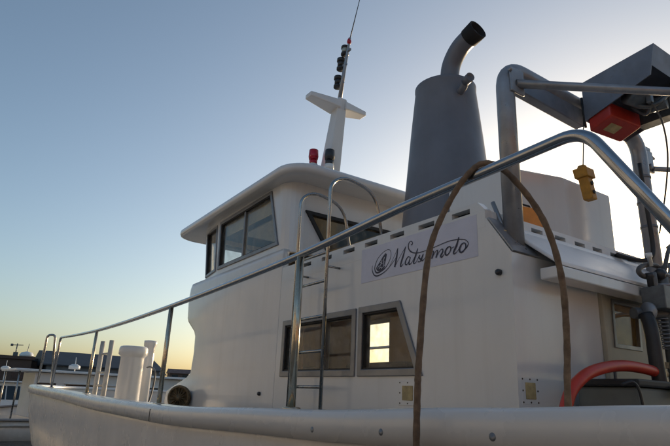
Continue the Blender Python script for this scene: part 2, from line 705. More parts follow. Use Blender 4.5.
inner = MB()
inner.loft([ring_at(i, [(0.19, sheer(p.x) - 0.05), (0.21, -0.82)]) for i, p in enumerate(OUT)], True, False, False)
inner.build('bulwark_lining', 'hull_paint', boat)
dk = MB()
n = len(OUT)
half = n // 2
for i in range(half):
    j = n - 1 - i
    if i + 1 >= j - 1:
        break
    q = [ring_at(k, [(0.20, -0.80)])[0] for k in (i, i + 1, j - 1, j)]
    dk.add(q, [(0, 1, 2, 3)])
dk.build('deck', 'deck_paint', boat)

cap = MB()
CAPP = [(0.0, -0.115), (-0.002, -0.04), (0.006, -0.016), (0.022, -0.003), (0.045, 0.0), (0.185, 0.0), (0.212, -0.006), (0.225, -0.03),
        (0.225, -0.05), (0.05, -0.117)]
cap.loft([ring_at(i, [(d, sheer(p.x) + z) for d, z in CAPP]) for i, p in enumerate(OUT)], True, True, True)
cap.build('gunwale_cap', 'cap_paint', boat)
# drain plugs and a butt joint on the cap's outer face
for px in (-1.95, -1.52, -1.05):
    zz = sheer(px) - 0.075
    m = MB()
    m.lathe((px, CY - 1.73 + 0.004, zz), [(0.0, 0.0), (0.013, 0.0), (0.011, 0.006), (0.0, 0.007)], 14, (0, -1, 0))
    m.build('drain_plug', 'aluminium', boat)
for px in (-4.12, 0.4):
    m = MB()
    zz = sheer(px)
    m.box((px - 0.003, CY - 1.735, zz - 0.112), (px + 0.003, CY - 1.70, zz - 0.03))
    m.build('cap_joint', 'machine', boat)

# --- handrail
RY = 1.36
rail_pts = [(-10.0, RY, -0.03), (-10.02, RY, 0.745), (-8.5, RY, 0.69), (-7.19, RY, 0.655), (-5.8, RY, 0.642), (-4.4, RY, 0.648),
            (-3.3, RY, 0.665), (-2.37, RY, 0.69), (-1.6, RY, 0.735), (-0.79, RY, 0.762), (-0.36, RY, 0.03)]
path = [Vector(rail_pts[0])]
path += bend_path(rail_pts[0:3], 0.09)[1:-1]
path += smooth_path(rail_pts[2:9], 5)
path += bend_path(rail_pts[8:11], 0.075, 10)[1:]
m = MB()
m.tube(path, 0.0185, 16)
rail = m.build('handrail', 'polished', boat)
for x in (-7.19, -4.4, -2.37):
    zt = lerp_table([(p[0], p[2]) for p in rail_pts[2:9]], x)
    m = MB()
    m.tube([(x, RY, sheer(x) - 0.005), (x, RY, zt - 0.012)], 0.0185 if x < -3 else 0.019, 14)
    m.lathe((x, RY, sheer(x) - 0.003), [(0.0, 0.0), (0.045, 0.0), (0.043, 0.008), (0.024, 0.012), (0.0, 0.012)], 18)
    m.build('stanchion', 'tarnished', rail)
for x, y in ((-10.0, RY), (-0.36, RY)):
    m = MB()
    m.lathe((x, y, sheer(x) - 0.003), [(0.0, 0.0), (0.045, 0.0), (0.043, 0.008), (0.024, 0.012), (0.0, 0.012)], 18)
    m.build('foot_flange', 'stainless', rail)
m = MB()
m.tube(bend_path([(-11.2, 1.29, 0.03), (-11.2, 1.30, 0.86), (-11.15, 1.42, 0.87), (-11.15, 1.50, 0.03)], 0.06), 0.02, 12)
m.build('bow_hoop', 'stainless', boat)
# starboard handrail, mirrored
m = MB()
m.tube([Vector((p.x, 2 * CY - p.y, p.z)) for p in path], 0.0185, 10)
rail2 = m.build('handrail', 'polished', boat)
for x in (-7.19, -4.4, -2.37):
    m = MB()
    m.tube([(x, 2 * CY - RY, sheer(x) - 0.005), (x, 2 * CY - RY, 0.64)], 0.0185, 10)
    m.build('stanchion', 'stainless', rail2)

# --- deckhouse and wheelhouse base
PY, SY = 2.1, 3.8


def rrect(x0, x1, y0, y1, rf, ra, seg=6):
    """plan outline; x0 = forward end with corner radius rf, x1 = aft end with corner radius ra"""
    pts = []
    for cx, cy, r, a0 in ((x1, y1, ra, 0), (x0, y1, rf, 90), (x0, y0, rf, 180), (x1, y0, ra, 270)):
        sx = -1 if cx == x1 else 1
        sy = -1 if cy == y1 else 1
        for k in range(seg + 1):
            a = R(a0 + 90 * k / seg)
            pts.append((cx + sx * r + r * math.cos(a), cy + sy * r + r * math.sin(a)))
    return pts


def level_loft(levels, off=0.0, y0=PY, y1=SY, dz=(0, 0), seg=6):
    rings = []
    for k, (z, xf, xa, rf, ra) in enumerate(levels):
        zz = z + (dz[0] if k == 0 else dz[1] if k == len(levels) - 1 else 0)
        rings.append([(x, y, zz) for x, y in rrect(xf + off, xa - off, y0 + off, y1 - off, max(0.004, rf - off), max(0.004, ra - off), seg)])
    m = MB()
    m.loft(rings, True, True, True)
    return m


SEAM = -3.95
# deckhouse: straight box with the sloped aft top edge
DH_PROF = [(SEAM, -0.80), (-1.66, -0.80), (-1.645, 0.70), (-1.79, 0.905), (SEAM, 0.905)]
m = MB()
m.hexa([(x, PY, z) for x, z in DH_PROF], [(x, SY, z) for x, z in DH_PROF])
deckhouse = m.build('deckhouse', 'gelcoat', boat)
inn = [(SEAM - 0.2, -0.74), (-1.72, -0.74), (-1.71, 0.68), (-1.84, 0.845), (SEAM - 0.2, 0.845)]
WIN_A = [(-3.86, 0.135), (-2.885, 0.13), (-2.885, 0.558), (-3.86, 0.56)]            # cabin window, as (x, z)
WIN_B = [(-2.855, 0.13), (-2.265, 0.13), (-2.45, 0.56), (-2.855, 0.56)]
DOOR = [(2.83, -0.74), (3.36, -0.74), (3.36, 0.635), (2.83, 0.635)]                # as (y, z)
cut(deckhouse, [prism_y(inn, PY + 0.055, SY - 0.055), prism_y(inset(WIN_A, 0.02), 1.9, 2.4), prism_y(inset(WIN_B, 0.02), 1.9, 2.4),
                prism_y([(-3.7, 0.1), (-2.2, 0.1), (-2.2, 0.65), (-3.7, 0.65)], 3.6, 4.0),
                prism_x(inset(DOOR, 0.02), -1.9, -1.5)])
deckhouse.modifiers.new('bevel', 'BEVEL').width = 0.018
deckhouse.modifiers['bevel'].segments = 3
deckhouse.modifiers['bevel'].limit_method = 'ANGLE'
deckhouse.modifiers['bevel'].angle_limit = R(28)

WB = [(z, xf, SEAM, 0.22, 0.005) for z, xf in (
    (-0.80, -6.80), (-0.06, -6.78), (-0.01, -6.74), (0.03, -6.60), (0.085, -6.36), (0.14, -6.12), (0.19, -6.02), (0.40, -5.99), (0.57, -6.01),
    (0.63, -6.06), (0.75, -6.28), (0.79, -6.32), (1.00, -6.36), (1.13, -6.33), (1.175, -6.29))]
m = level_loft(WB, 0.0, PY - 0.003, SY + 0.003)
base = m.build('wheelhouse_base', 'gelcoat', boat)
ib = MB()
ib.box((-5.9, PY + 0.055, -0.74), (SEAM + 0.2, SY - 0.055, 1.25))
SWIN = [(-5.12, 0.315), (-4.52, 0.315), (-4.52, 0.835), (-5.12, 0.835)]
cut(base, [ib, prism_y(SWIN, 3.6, 4.0)])
# ceiling over the cabin, floor of the wheelhouse
m = MB()
m.box((-5.9, PY + 0.057, 0.93), (SEAM, SY - 0.057, 0.97))
m.build('wheelhouse_floor', 'lining', boat)


def liner(name, boxes, cutters, parent):
    m = MB()
    a, b = boxes
    m.box(a, b)
    o = m.build(name, 'lining', parent)
    i = MB()
    i.box([v + 0.012 for v in a], [v - 0.012 for v in b])
    cut(o, [i] + cutters)
    return o


# cabin lining: one room under deckhouse and wheelhouse
lin = liner('cabin_lining', ((-5.86, PY + 0.058, -0.735), (-1.725, SY - 0.058, 0.84)),
            [prism_y(inset(WIN_A, 0.02), 1.9, 2.4), prism_y(inset(WIN_B, 0.02), 1.9, 2.4),
             prism_y([(-3.7, 0.1), (-2.2, 0.1), (-2.2, 0.65), (-3.7, 0.65)], 3.6, 4.0), prism_y(SWIN, 3.6, 4.0),
             prism_x(inset(DOOR, 0.03), -1.9, -1.5)], boat)
# bunk, cupboard and curtains seen through the cabin windows
m = MB()
m.box((-5.84, 2.9, -0.70), (-5.1, 3.70, 0.30))
m.build('bunk', 'seat_dark', boat, bevel=0.03)
m = MB()
m.box((-4.5, 3.15, -0.70), (-3.6, 3.72, 0.32))
m.build('locker', 'seat_dark', boat, bevel=0.03)
for x0, x1, w in ((-3.84, -3.70, 0.12), (-3.06, -2.90, 0.14)):
    m = MB()
    k = 12
    rings = []
    for i in range(k + 1):
        x = x0 + (x1 - x0) * i / k
        y = PY + 0.10 + 0.014 * math.sin(i * 2.1)
        rings.append([(x, y, 0.12), (x, y, 0.60)])
    m.loft(rings, True, False, False)
    m.build('curtain', 'curtain', boat)


def pane_xz(poly, y, mat='glass'):
    m = MB()
    m.hexa([(p[0], y, p[1]) for p in poly], [(p[0], y + 0.005, p[1]) for p in poly])
    return m


def window_xz(name, poly, yo, yi, w, parent, label=None, mat='glass', dividers=(), outer=1):
    m = MB()
    m.frame_xz(poly, yo, yi, w)
    o = m.build(name, 'aluminium', parent, bevel=0.004, label=label)
    gi = inset(poly, w)
    g = MB()
    g.frame_xz(gi, yo + outer * 0.012, yi, 0.010)
    g.build('seal', 'rubber', o)
    pane_xz(inset(poly, w + 0.004), (yo + yi) / 2, mat).build('pane', mat, o)
    for x0, x1 in dividers:
        z0, z1 = min(p[1] for p in gi), max(p[1] for p in gi)
        d = MB()
        d.hexa([(x0, yo + 0.014, z0), (x0 + 0.028, yo + 0.014, z0), (x1 + 0.028, yo + 0.014, z1), (x1, yo + 0.014, z1)],
               [(x0, yi, z0), (x0 + 0.028, yi, z0), (x1 + 0.028, yi, z1), (x1, yi, z1)])
        d.build('divider', 'aluminium', o, bevel=0.003)
    return o


window_xz('cabin_window', WIN_A, PY - 0.012, PY + 0.05, 0.042, boat, 'long rectangular aluminium cabin window', 'glass', [(-3.29, -3.29)])
window_xz('cabin_window', WIN_B, PY - 0.012, PY + 0.05, 0.042, boat, 'cabin window with a slanted aft edge', 'glass')
window_xz('cabin_window', SWIN, SY + 0.014, SY - 0.05, 0.03, boat, 'small starboard cabin window', 'glass', outer=-1)
window_xz('cabin_window', [(-3.7, 0.1), (-2.2, 0.1), (-2.2, 0.65), (-3.7, 0.65)], SY + 0.014, SY - 0.05, 0.03, boat, None, 'glass', outer=-1)

# --- coaming with slots round the deckhouse top
m = MB()
zb, zs0, zs1, zt = 0.88, 0.953, 0.983, 1.005
slots = [-3.56, -3.28, -3.0, -2.75, -2.49, -2.23, -1.96]
y0, y1 = PY - 0.0008, PY + 0.05
xs = SEAM
m.box((SEAM + 0.003, y0, zb), (-1.842, y1, zs0))
m.box((SEAM + 0.003, y0, zs1), (-1.842, y1, zt))
for s in slots:
    m.box((xs + 0.003, y0, zs0), (s - 0.065, y1, zs1))
    xs = s + 0.065
m.box((xs, y0, zs0), (-1.842, y1, zs1))
m.hexa([(x, y0, z) for x, z in ((-1.842, 0.86), (-1.795, 0.86), (-1.795, 0.955), (-1.842, 1.005))],
       [(x, y1, z) for x, z in ((-1.842, 0.86), (-1.795, 0.86), (-1.795, 0.955), (-1.842, 1.005))])
m.build('slotted_coaming', 'gelcoat', boat)
m = MB()
x0, x1 = -1.84, -1.795
ya, yb = PY + 0.051, SY + 0.0008
m.box((x0, ya, 0.86), (x1, yb, 0.902))
m.box((x0, ya, 0.932), (x1, yb, 0.955))
ys = ya
for s in (2.30, 2.52, 2.73, 2.92, 3.10, 3.29, 3.48, 3.66):
    if s - 0.05 > ys:
        m.box((x0, ys, 0.902), (x1, s - 0.05, 0.932))
    ys = s + 0.05
m.box((x0, ys, 0.902), (x1, yb, 0.932))
m.build('slotted_coaming', 'awning_white', boat)

m = MB()
m.box((SEAM + 0.01, PY + 0.085, 0.900), (-1.872, SY - 0.085, 0.992))
m.build('deckhouse_roof', 'gelcoat', boat, bevel=0.01)
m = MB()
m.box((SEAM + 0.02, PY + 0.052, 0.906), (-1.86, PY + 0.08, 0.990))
m.build('slot_shade_strip', 'rubber', boat)  # dark backing strip standing in for the shade inside the slots
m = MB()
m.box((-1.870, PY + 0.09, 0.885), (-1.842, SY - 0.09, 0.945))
m.build('slot_shade_strip', 'rubber', boat)  # same stand-in for slot shade along the aft edge

# sloped white roof edge with its gutter over the aft door
m = MB()
e = [(-1.793, 0.895), (-1.50, 0.658), (-1.50, 0.637), (-1.793, 0.865)]
m.hexa([(x, 2.25, z) for x, z in e], [(x, SY + 0.05, z) for x, z in e])
m.build('aft_eave', 'awning_white', boat, bevel=0.006)
m = MB()
m.box((-1.60, 2.245, 0.578), (-1.492, SY + 0.06, 0.634))
m.build('gutter', 'gelcoat', boat, bevel=0.006)

# --- aft door
dr = MB()
dp = inset(DOOR, 0.0)
dr.hexa([(-1.652, y, z) for y, z in DOOR], [(-1.69, y, z) for y, z in DOOR])
door = dr.build('aft_door', 'door_beige', boat)
DW = [(2.935, 0.335), (3.175, 0.335), (3.195, 0.565), (2.945, 0.565)]
cut(door, [prism_x(DW, -1.8, -1.5)])


def frame_yz(poly, x0, x1, w):
    t = MB()
    t.frame_xz(poly, 0, 1, w)
    out = MB()
    out.v = [(x0 if v[1] == 0 else x1, v[0], v[2]) for v in t.v]
    out.f, out.s = t.f, t.s
    return out


frame_yz(inset(DW, -0.018), -1.645, -1.665, 0.022).build('window_frame', 'aluminium', door, bevel=0.002)
m = MB()
m.hexa([(-1.668, y, z) for y, z in DW], [(-1.672, y, z) for y, z in DW])
m.build('pane', 'glass_tint', door)
m = MB()
m.box((-1.655, 2.86, 0.05), (-1.628, 2.885, 0.20))
m.build('handle', 'aluminium', door, bevel=0.006)
m = MB()
m.box((-1.648, 2.795, -0.76), (-1.622, 2.828, 0.66))
m.box((-1.648, 3.362, -0.76), (-1.622, 3.395, 0.66))
m.build('door_jamb', 'door_beige', boat, bevel=0.004)


# --- access plates with screws
def access_plate(c, u, nrm, w, h, label):
    c, u, nrm = Vector(c), Vector(u), Vector(nrm)
    z = Vector((0, 0, 1))

    def quad(hw, hh, d0, d1):
        a = [c + u * sx * hw + z * sz * hh + nrm * d0 for sx, sz in ((-1, -1), (1, -1), (1, 1), (-1, 1))]
        b = [p + nrm * (d1 - d0) for p in a]
        t = MB()
        t.hexa(a, b)
        return t
    o = quad(w / 2, h / 2, -0.003, 0.004).build('access_plate', 'gelcoat', boat, bevel=0.002, label=label)
    quad(w * 0.28, h * 0.30, 0.0035, 0.008).build('patch', 'patch', o, bevel=0.002)
    for sx in (-1, 0, 1):
        for sz in (-1, 0, 1):
            if sx or sz:
                t = MB()
                t.lathe(c + u * sx * w * 0.42 + z * sz * h * 0.42 + nrm * 0.003, [(0, 0), (0.0048, 0), (0.004, 0.003), (0, 0.004)], 8, nrm)
                t.build('screw', 'screw', o)


access_plate((-2.385, PY, 0.04), (1, 0, 0), (0, -1, 0), 0.155, 0.13, 'square plate with a rusty patch under the slanted window')
access_plate((-1.655, 2.185, 0.065), (0, 1, 0), (1, 0, 0), 0.125, 0.12, 'square plate with an ochre patch on the aft wall')
for x, z in ((-1.72, 0.61), (-4.18, 0.005)):
    m = MB()
    m.lathe((x, PY - 0.001, z), [(0, 0), (0.016, 0), (0.016, 0.014), (0.011, 0.022), (0, 0.024)], 12, (0, -1, 0))
    m.build('fitting', 'dark_plastic', boat)

# --- name sticker with hand-drawn script lettering
m = MB()
st = [(-2.85, 0.70), (-1.855, 0.735), (-1.84, 0.952), (-2.85, 0.945)]
st = [(-2.845, 0.715), (-1.85, 0.715), (-1.85, 0.940), (-2.845, 0.940)]
m.hexa([(x, PY - 0.0002, z) for x, z in st], [(x, PY - 0.0020, z) for x, z in st])
stk = m.build('name_sticker', 'sticker', boat, label='pale lavender sticker with dark blue script lettering')


def ribbon(mb, pts, w, k=6, y=PY - 0.0030):
    P = smooth_path([(a / 1000 - 2.85, 0, b / 1000 + 0.70) for a, b in pts], k)
    ww = w if isinstance(w, (list, tuple)) else [w]
    nP = len(P)
    vs, fs = [], []
    for i, p in enumerate(P):
        t = (P[min(nP - 1, i + 1)] - P[max(0, i - 1)]).normalized()
        nn = Vector((-t.z, 0, t.x))
        s = i / (nP - 1) * (len(ww) - 1)
        a = int(min(len(ww) - 2, s)) if len(ww) > 1 else 0
        wd = ww[0] if len(ww) == 1 else ww[a] + (ww[a + 1] - ww[a]) * (s - a)
        wd = wd / 1000 / 2
        vs += [p + nn * wd + Vector((0, y, 0)), p - nn * wd + Vector((0, y, 0))]
    for i in range(nP - 1):
        fs.append((2 * i, 2 * i + 1, 2 * i + 3, 2 * i + 2))
    mb.add(vs, fs)


em = MB()
ribbon(em, [(125, 116), (122, 90), (137, 58), (165, 42), (210, 44), (263, 61), (314, 92), (360, 128)], [3, 8, 9, 6, 3], y=PY - 0.0029)
ribbon(em, [(278, 193), (229, 182), (180, 153), (153, 114), (150, 85), (169, 62), (209, 64), (254, 79), (292, 115), (309, 152), (300, 183), (278, 193)],
       [4, 5, 9, 12, 7, 4, 4], y=PY - 0.0027)
pear = smooth_path([(a / 1000 - 2.85, PY - 0.0025, b / 1000 + 0.70) for a, b in
                    [(256, 174), (230, 158), (208, 136), (181, 112), (163, 92), (178, 72), (209, 69), (245, 81), (255, 108), (263, 141), (268, 163), (256, 174)]], 5)[:-1]
em.add(pear, [list(range(len(pear)))])
em.build('emblem', 'ink', stk)
eg = MB()       # the light lines inside the emblem
for ln, w in (([(247, 150), (236, 128), (240, 100), (228, 84)], 5), ([(222, 135), (214, 112), (196, 98)], 5), ([(192, 84), (210, 92), (222, 80)], 5),
              ([(250, 125), (252, 105), (244, 92)], 4), ([(205, 122), (226, 112)], 4), ([(178, 88), (190, 104)], 4)):
    ribbon(eg, ln, w, y=PY - 0.0034)
eg.build('emblem_lines', 'sticker', stk)
lt = MB()
STROKES = [
    ([(290, 73), (317, 108), (349, 149), (374, 183)], [3, 3, 4]),
    ([(374, 183), (363, 130), (345, 69)], [5, 15, 13]),
    ([(345, 69), (386, 117), (447, 178)], [4, 3, 4]),
    ([(447, 178), (422, 122), (400, 75), (405, 63), (426, 76)], [5, 14, 13, 8, 3]),
    ([(488, 103), (467, 110), (447, 91), (442, 72), (456, 65), (475, 83), (488, 103)], [4, 7, 11, 8, 3, 3]),
    ([(488, 105), (477, 80), (476, 65), (488, 63), (503, 74)], [7, 11, 8, 3]),
    ([(551, 145), (535, 110), (516, 72), (520, 60), (537, 65)], [6, 12, 11, 7, 3]),
    ([(503, 74), (516, 88), (524, 100)], [3, 3]),
    ([(494, 178), (506, 183), (501, 197), (484, 200), (470, 183), (475, 155), (501, 132), (544, 119), (594, 118), (640, 120), (682, 124), (732, 130),
      (794, 136), (847, 134), (892, 127), (923, 116), (938, 98), (933, 82), (914, 66)], [9, 6, 4, 8, 9, 6, 4, 4, 4, 5, 5, 4, 6, 4]),
    ([(537, 65), (567, 101), (562, 89), (577, 72), (567, 62), (552, 67)], [3, 5, 9, 10, 5, 7]),
    ([(577, 76), (598, 103), (584, 75), (592, 65), (610, 76), (634, 106)], [3, 5, 11, 8, 3, 3]),
    ([(634, 106), (620, 76), (625, 65), (642, 78)], [6, 11, 8, 3]),
    ([(642, 78), (662, 105), (654, 86), (642, 62)], [3, 6, 10, 8]),
    ([(642, 64), (668, 99), (681, 102), (678, 87), (666, 62)], [3, 4, 7, 10, 9]),
    ([(666, 64), (698, 98), (713, 101), (709, 81), (699, 62)], [3, 4, 7, 10, 9]),
    ([(699, 64), (736, 99), (754, 99), (751, 83), (737, 66), (744, 57), (764, 70)], [3, 4, 8, 11, 9, 3]),
    ([(806, 106), (786, 100), (772, 82), (776, 64), (792, 63), (811, 82), (813, 99), (805, 106), (821, 94), (840, 98)], [5, 9, 12, 8, 6, 8, 5, 3, 3]),
    ([(875, 143), (856, 100), (835, 70), (838, 57), (858, 66), (872, 78)], [7, 13, 11, 7, 3, 3]),
    ([(910, 105), (890, 97), (877, 76), (882, 59), (899, 58), (919, 75), (921, 94), (910, 105)], [5, 9, 12, 9, 7, 8, 5]),
]
for i, (pts, w) in enumerate(STROKES):
    ribbon(lt, pts, w, y=PY - 0.0030 - 0.0001 * i)
lt.build('script_lettering', 'ink', stk, label='dark blue flowing script lettering')

# --- wheelhouse (upper part)
def wh_plan(z):
    t = (z - 1.175) / 0.66
    f = 0.17 * t
    half_pts = [(-3.92 - 0.02 * t, 2.45)]
    for k in range(7):
        a = R(90 * k / 6)
        half_pts.append((-3.92 - 0.02 * t - 0.16 + 0.16 * math.cos(a), 2.105 + 0.16 - 0.16 * math.sin(a)))
    half_pts += [(-5.42 - 0.3 * f, 2.105), (-5.86 - f, 2.155), (-5.99 - f, 2.24), (-6.08 - f, 2.40), (-6.12 - f, 2.70)]
    other = [(x, 2 * CY - y) for x, y in half_pts][::-1]
    return half_pts + other


def wh_loft(levels, grow=0.0):
    m = MB()
    rings = []
    for z in levels:
        ring = wh_plan(z)
        if grow:
            ring = inset(ring, grow)
        rings.append([(x, y, z) for x, y in ring])
    m.loft(rings, False, True, True)
    return m


wh = wh_loft([1.16, 1.4, 1.6, 1.84]).build('wheelhouse', 'gelcoat', boat)
inn_l = wh_loft([1.05, 1.5, 1.95], 0.05)
P1 = [(-5.85, 1.215), (-5.465, 1.225), (-5.555, 1.765), (-6.0, 1.78)]
P2 = [(-5.40, 1.225), (-4.06, 1.228), (-4.26, 1.785), (-5.45, 1.765)]
AW = [(2.27, 1.545), (3.30, 1.545), (3.30, 1.10), (2.58, 1.10)]
FW = [(2.45, 1.25), (3.45, 1.25), (3.45, 1.74), (2.45, 1.74)]
mir = lambda p: p
cut(wh, [inn_l, prism_y(inset(P1, 0.015), 1.9, 2.32), prism_y(inset(P2, 0.015), 1.9, 2.32),
         prism_y(inset(P1, 0.015), 3.58, 4.0), prism_y(inset(P2, 0.015), 3.58, 4.0),
         prism_x(inset(AW, 0.015), -4.05, -3.8), prism_x(FW, -6.5, -5.7)])
wl = wh_loft([1.18, 1.5, 1.815], 0.052).build('wheelhouse_lining', 'varnished', boat)
cut(wl, [wh_loft([1.10, 1.5, 1.80], 0.062), prism_y(inset(P1, 0.015), 1.9, 2.32), prism_y(inset(P2, 0.015), 1.9, 2.32),
         prism_y(inset(P1, 0.015), 3.58, 4.0), prism_y(inset(P2, 0.015), 3.58, 4.0),
         prism_x(inset(AW, 0.015), -4.05, -3.8), prism_x(FW, -6.5, -5.7)])
window_xz('wheelhouse_window', P2, 2.092, 2.15, 0.035, boat, 'wide two-pane wheelhouse side window', 'glass', [(-4.83, -4.85)])


def shear_y(o, x_ref, slope):
    for v in o.data.vertices:
        v.co.y += max(0.0, (x_ref - v.co.x)) * slope
    for c in o.children:
        shear_y(c, x_ref, slope)


w1 = window_xz('wheelhouse_window', P1, 2.092, 2.15, 0.03, boat, 'narrow forward wheelhouse side window', 'glass')
shear_y(w1, -5.43, 0.112)
ws = window_xz('wheelhouse_window', P2, 2 * CY - 2.092, 2 * CY - 2.15, 0.035, boat, None, 'glass', outer=-1)
m = frame_yz(AW, -3.905, -3.965, 0.03)
aw = m.build('wheelhouse_window', 'rubber', boat, label='slanted aft wheelhouse window in a black seal')
m = MB()
m.hexa([(-3.935, y, z) for y, z in inset(AW, 0.028)], [(-3.94, y, z) for y, z in inset(AW, 0.028)])
m.build('pane', 'glass_tint', aw)
m = frame_yz(FW, -6.33, -6.20, 0.03)
fwf = m.build('wheelhouse_window', 'aluminium', boat)
m = MB()
m.hexa([(-6.25, y, z) for y, z in inset(FW, 0.028)], [(-6.255, y, z) for y, z in inset(FW, 0.028)])
m.build('pane', 'glass', fwf)
m = MB()
m.box((-5.80, 2.52, 1.780), (-4.12, 3.38, 1.796))
m.build('ceiling_panel', 'white_plastic', boat, bevel=0.004)
m = MB()
m.hexa([(-5.40, 2.168, 1.605), (-4.17, 2.168, 1.60), (-4.22, 2.168, 1.79), (-5.44, 2.168, 1.79)],
       [(-5.40, 2.174, 1.605), (-4.17, 2.174, 1.60), (-4.22, 2.174, 1.79), (-5.44, 2.174, 1.79)])
m.build('sun_blind', 'blind_cloth', boat)
# things inside the wheelhouse: helm console, chair, sun blind
m = MB()
m.box((-5.75, 2.5, 0.97), (-5.35, 3.5, 1.30))
m.build('helm_console', 'wood_white', boat, bevel=0.03)
m = MB()
m.lathe((-5.30, 2.85, 1.36), [(0.17, -0.012), (0.19, -0.012), (0.19, 0.012), (0.17, 0.012)], 20, (1, 0, 0.4))
m.build('steering_wheel', 'seat_dark', boat)
m = MB()
m.box((-4.75, 2.55, 1.15), (-4.65, 2.95, 1.50))
m.box((-4.95, 2.55, 1.10), (-4.65, 2.95, 1.18))
m.build('helm_seat', 'seat_dark', boat, bevel=0.03)

# roof
RZ0, RZ1 = 1.795, 1.885
m = MB()
rings = []
for z, off in ((1.80, 0.10), (RZ0, 0.035), (1.805, 0.010), (1.83, 0.0), (1.862, 0.004), (1.882, 0.022), (1.893, 0.07), (1.915, 0.35), (1.93, 0.75)):
    rings.append([(x, y, z + (0.0 if z > 1.9 else -0.0) + 0.012 * (x + 5.1) / -1.4 * 0) for x, y in
                  rrect(-6.60 + off, -3.66 - off, 1.965 + off, 2 * CY - 1.965 - off, max(0.02, 0.24 - off * 0.3), max(0.02, 0.27 - off * 0.3), 8)])
m.loft(rings, True, True, True)
m.build('wheelhouse_roof', 'gelcoat', boat)

# --- ladder up the deckhouse side with hooped grab rails
lad = thing('x', (0, 0, 0), '', '')
bpy.data.objects.remove(lad)
m = MB()
LX = (-3.52, -3.10)
lp = []
for i, x in enumerate(LX):
    top = 1.50
    t = MB()
    t.tube(bend_path([(x, 1.99, -0.75), (x, 1.99, top - 0.02), (x - 0.01, 2.12, top + 0.06), (x, 2.40, top), (x, 2.52, 0.915)], 0.16, 8), 0.0125, 10)
    lp.append(t)
ladder = lp[0].build('ladder', 'stainless', boat, label='steel boarding ladder with two hooped grab rails')
lp[1].build('ladder_rail', 'stainless', ladder)
for z in (-0.45, -0.20, 0.06, 0.29, 0.52, 0.76, 0.96):
    t = MB()
    t.tube([(LX[0], 1.99, z), (LX[1], 1.99, z)], 0.0105, 8)
    t.build('rung', 'stainless', ladder)
for z in (0.86, -0.2):
    for x in LX:
        t = MB()
        t.tube([(x, 1.99, z), (x, PY - 0.002, z)], 0.008, 8)
        t.build('standoff', 'stainless', ladder)

# --- funnel
FX = -2.885
m = MB()
prof = [(0.0, 0.90), (0.400, 0.90), (0.392, 0.95), (0.338, 1.49), (0.290, 2.03), (0.248, 2.455), (0.252, 2.465), (0.252, 2.487), (0.240, 2.493), (0.10, 2.497), (0.0, 2.497)]
m.lathe((FX, CY, 0), prof, 40)
fun = m.build('funnel', 'funnel_paint', boat, label='tall tapered grey funnel')
m = MB()
ex = smooth_path([(FX + 0.06, CY, 2.48), (FX + 0.055, CY, 2.60), (FX + 0.085, CY, 2.71), (FX + 0.18, CY, 2.81), (FX + 0.33, CY, 2.86)], 5)
m.tube(ex, 0.078, 20)
m.build('exhaust_pipe', 'funnel_paint', fun)
d = (ex[-1] - ex[-2]).normalized()
m = MB()
m.lathe(ex[-1] - d * 0.06, [(0.081, 0.0), (0.084, 0.005), (0.086, 0.11), (0.076, 0.11), (0.074, 0.03), (0.0, 0.03)], 20, d)
m.build('exhaust_mouth', 'soot', fun)
m = MB()
m.tube(smooth_path([(FX + 0.225, CY - 0.08, 2.33), (FX + 0.29, CY - 0.10, 2.34), (FX + 0.325, CY - 0.11, 2.37), (FX + 0.38, CY - 0.13, 2.37)], 5), 0.03, 12)
m.lathe((FX + 0.33, CY - 0.115, 2.37), [(0, -0.002), (0.036, -0.002), (0.036, 0.07), (0.03, 0.07), (0.0, 0.02)], 14, (1, -0.3, 0))
m.build('vent_elbow', 'funnel_paint', fun)
for zz, rr in ((1.2, 0.368), ):
    m = MB()
    m.lathe((FX, CY, zz), [(rr - 0.02, -0.012), (rr + 0.004, -0.012), (rr + 0.004, 0.012), (rr - 0.02, 0.012)], 40)
    m.build('weld_band', 'funnel_paint', fun)

# --- mast
def mastx(z):
    return -4.72 + 0.20 * (z - 2.0)


m = MB()
rings = []
for z, a, b in ((1.90, 0.135, 0.085), (2.4, 0.115, 0.075), (3.12, 0.075, 0.055), (3.14, 0.06, 0.045)):
    x = mastx(z)
    rings.append([(x - a, CY - b * .6, z), (x - a * 0.4, CY - b, z), (x + a, CY - b, z), (x + a, CY + b, z), (x - a * .4, CY + b, z), (x - a, CY + b * .6, z)])
m.loft(rings, False, True, True)
mast = m.build('mast', 'gelcoat', boat, bevel=0.008, label='white raked mast with spreader, lamps and antenna')
m = MB()
zc = 3.05
for s in (-1, 1):
    xr = mastx(zc)
    root = [(xr - 0.11, CY + s * 0.03, zc - 0.045), (xr + 0.11, CY + s * 0.03, zc - 0.045), (xr + 0.10, CY + s * 0.03, zc + 0.055), (xr - 0.10, CY + s * 0.03, zc + 0.055)]
    tip = [(xr - 0.10, CY + s * 0.37, zc + 0.02), (xr + 0.02, CY + s * 0.37, zc + 0.02), (xr + 0.02, CY + s * 0.37, zc + 0.075), (xr - 0.10, CY + s * 0.37, zc + 0.075)]
    m.hexa(root, tip)
m.build('spreader', 'gelcoat', mast, bevel=0.01)
m = MB()
m.tube([(mastx(3.1), CY, 3.1), (mastx(3.45), CY, 3.45), (mastx(3.80) + 0.01, CY, 3.80), (mastx(3.86) + 0.02, CY, 3.86)], [0.026, 0.021, 0.014, 0.01], 10)
m.build('pole', 'galvanised', mast)
m = MB()
m.tube([(mastx(3.84) + 0.015, CY, 3.84), (mastx(4.3) + 0.10, CY, 4.30)], [0.007, 0.004], 8)
m.build('antenna', 'dark_plastic', mast)


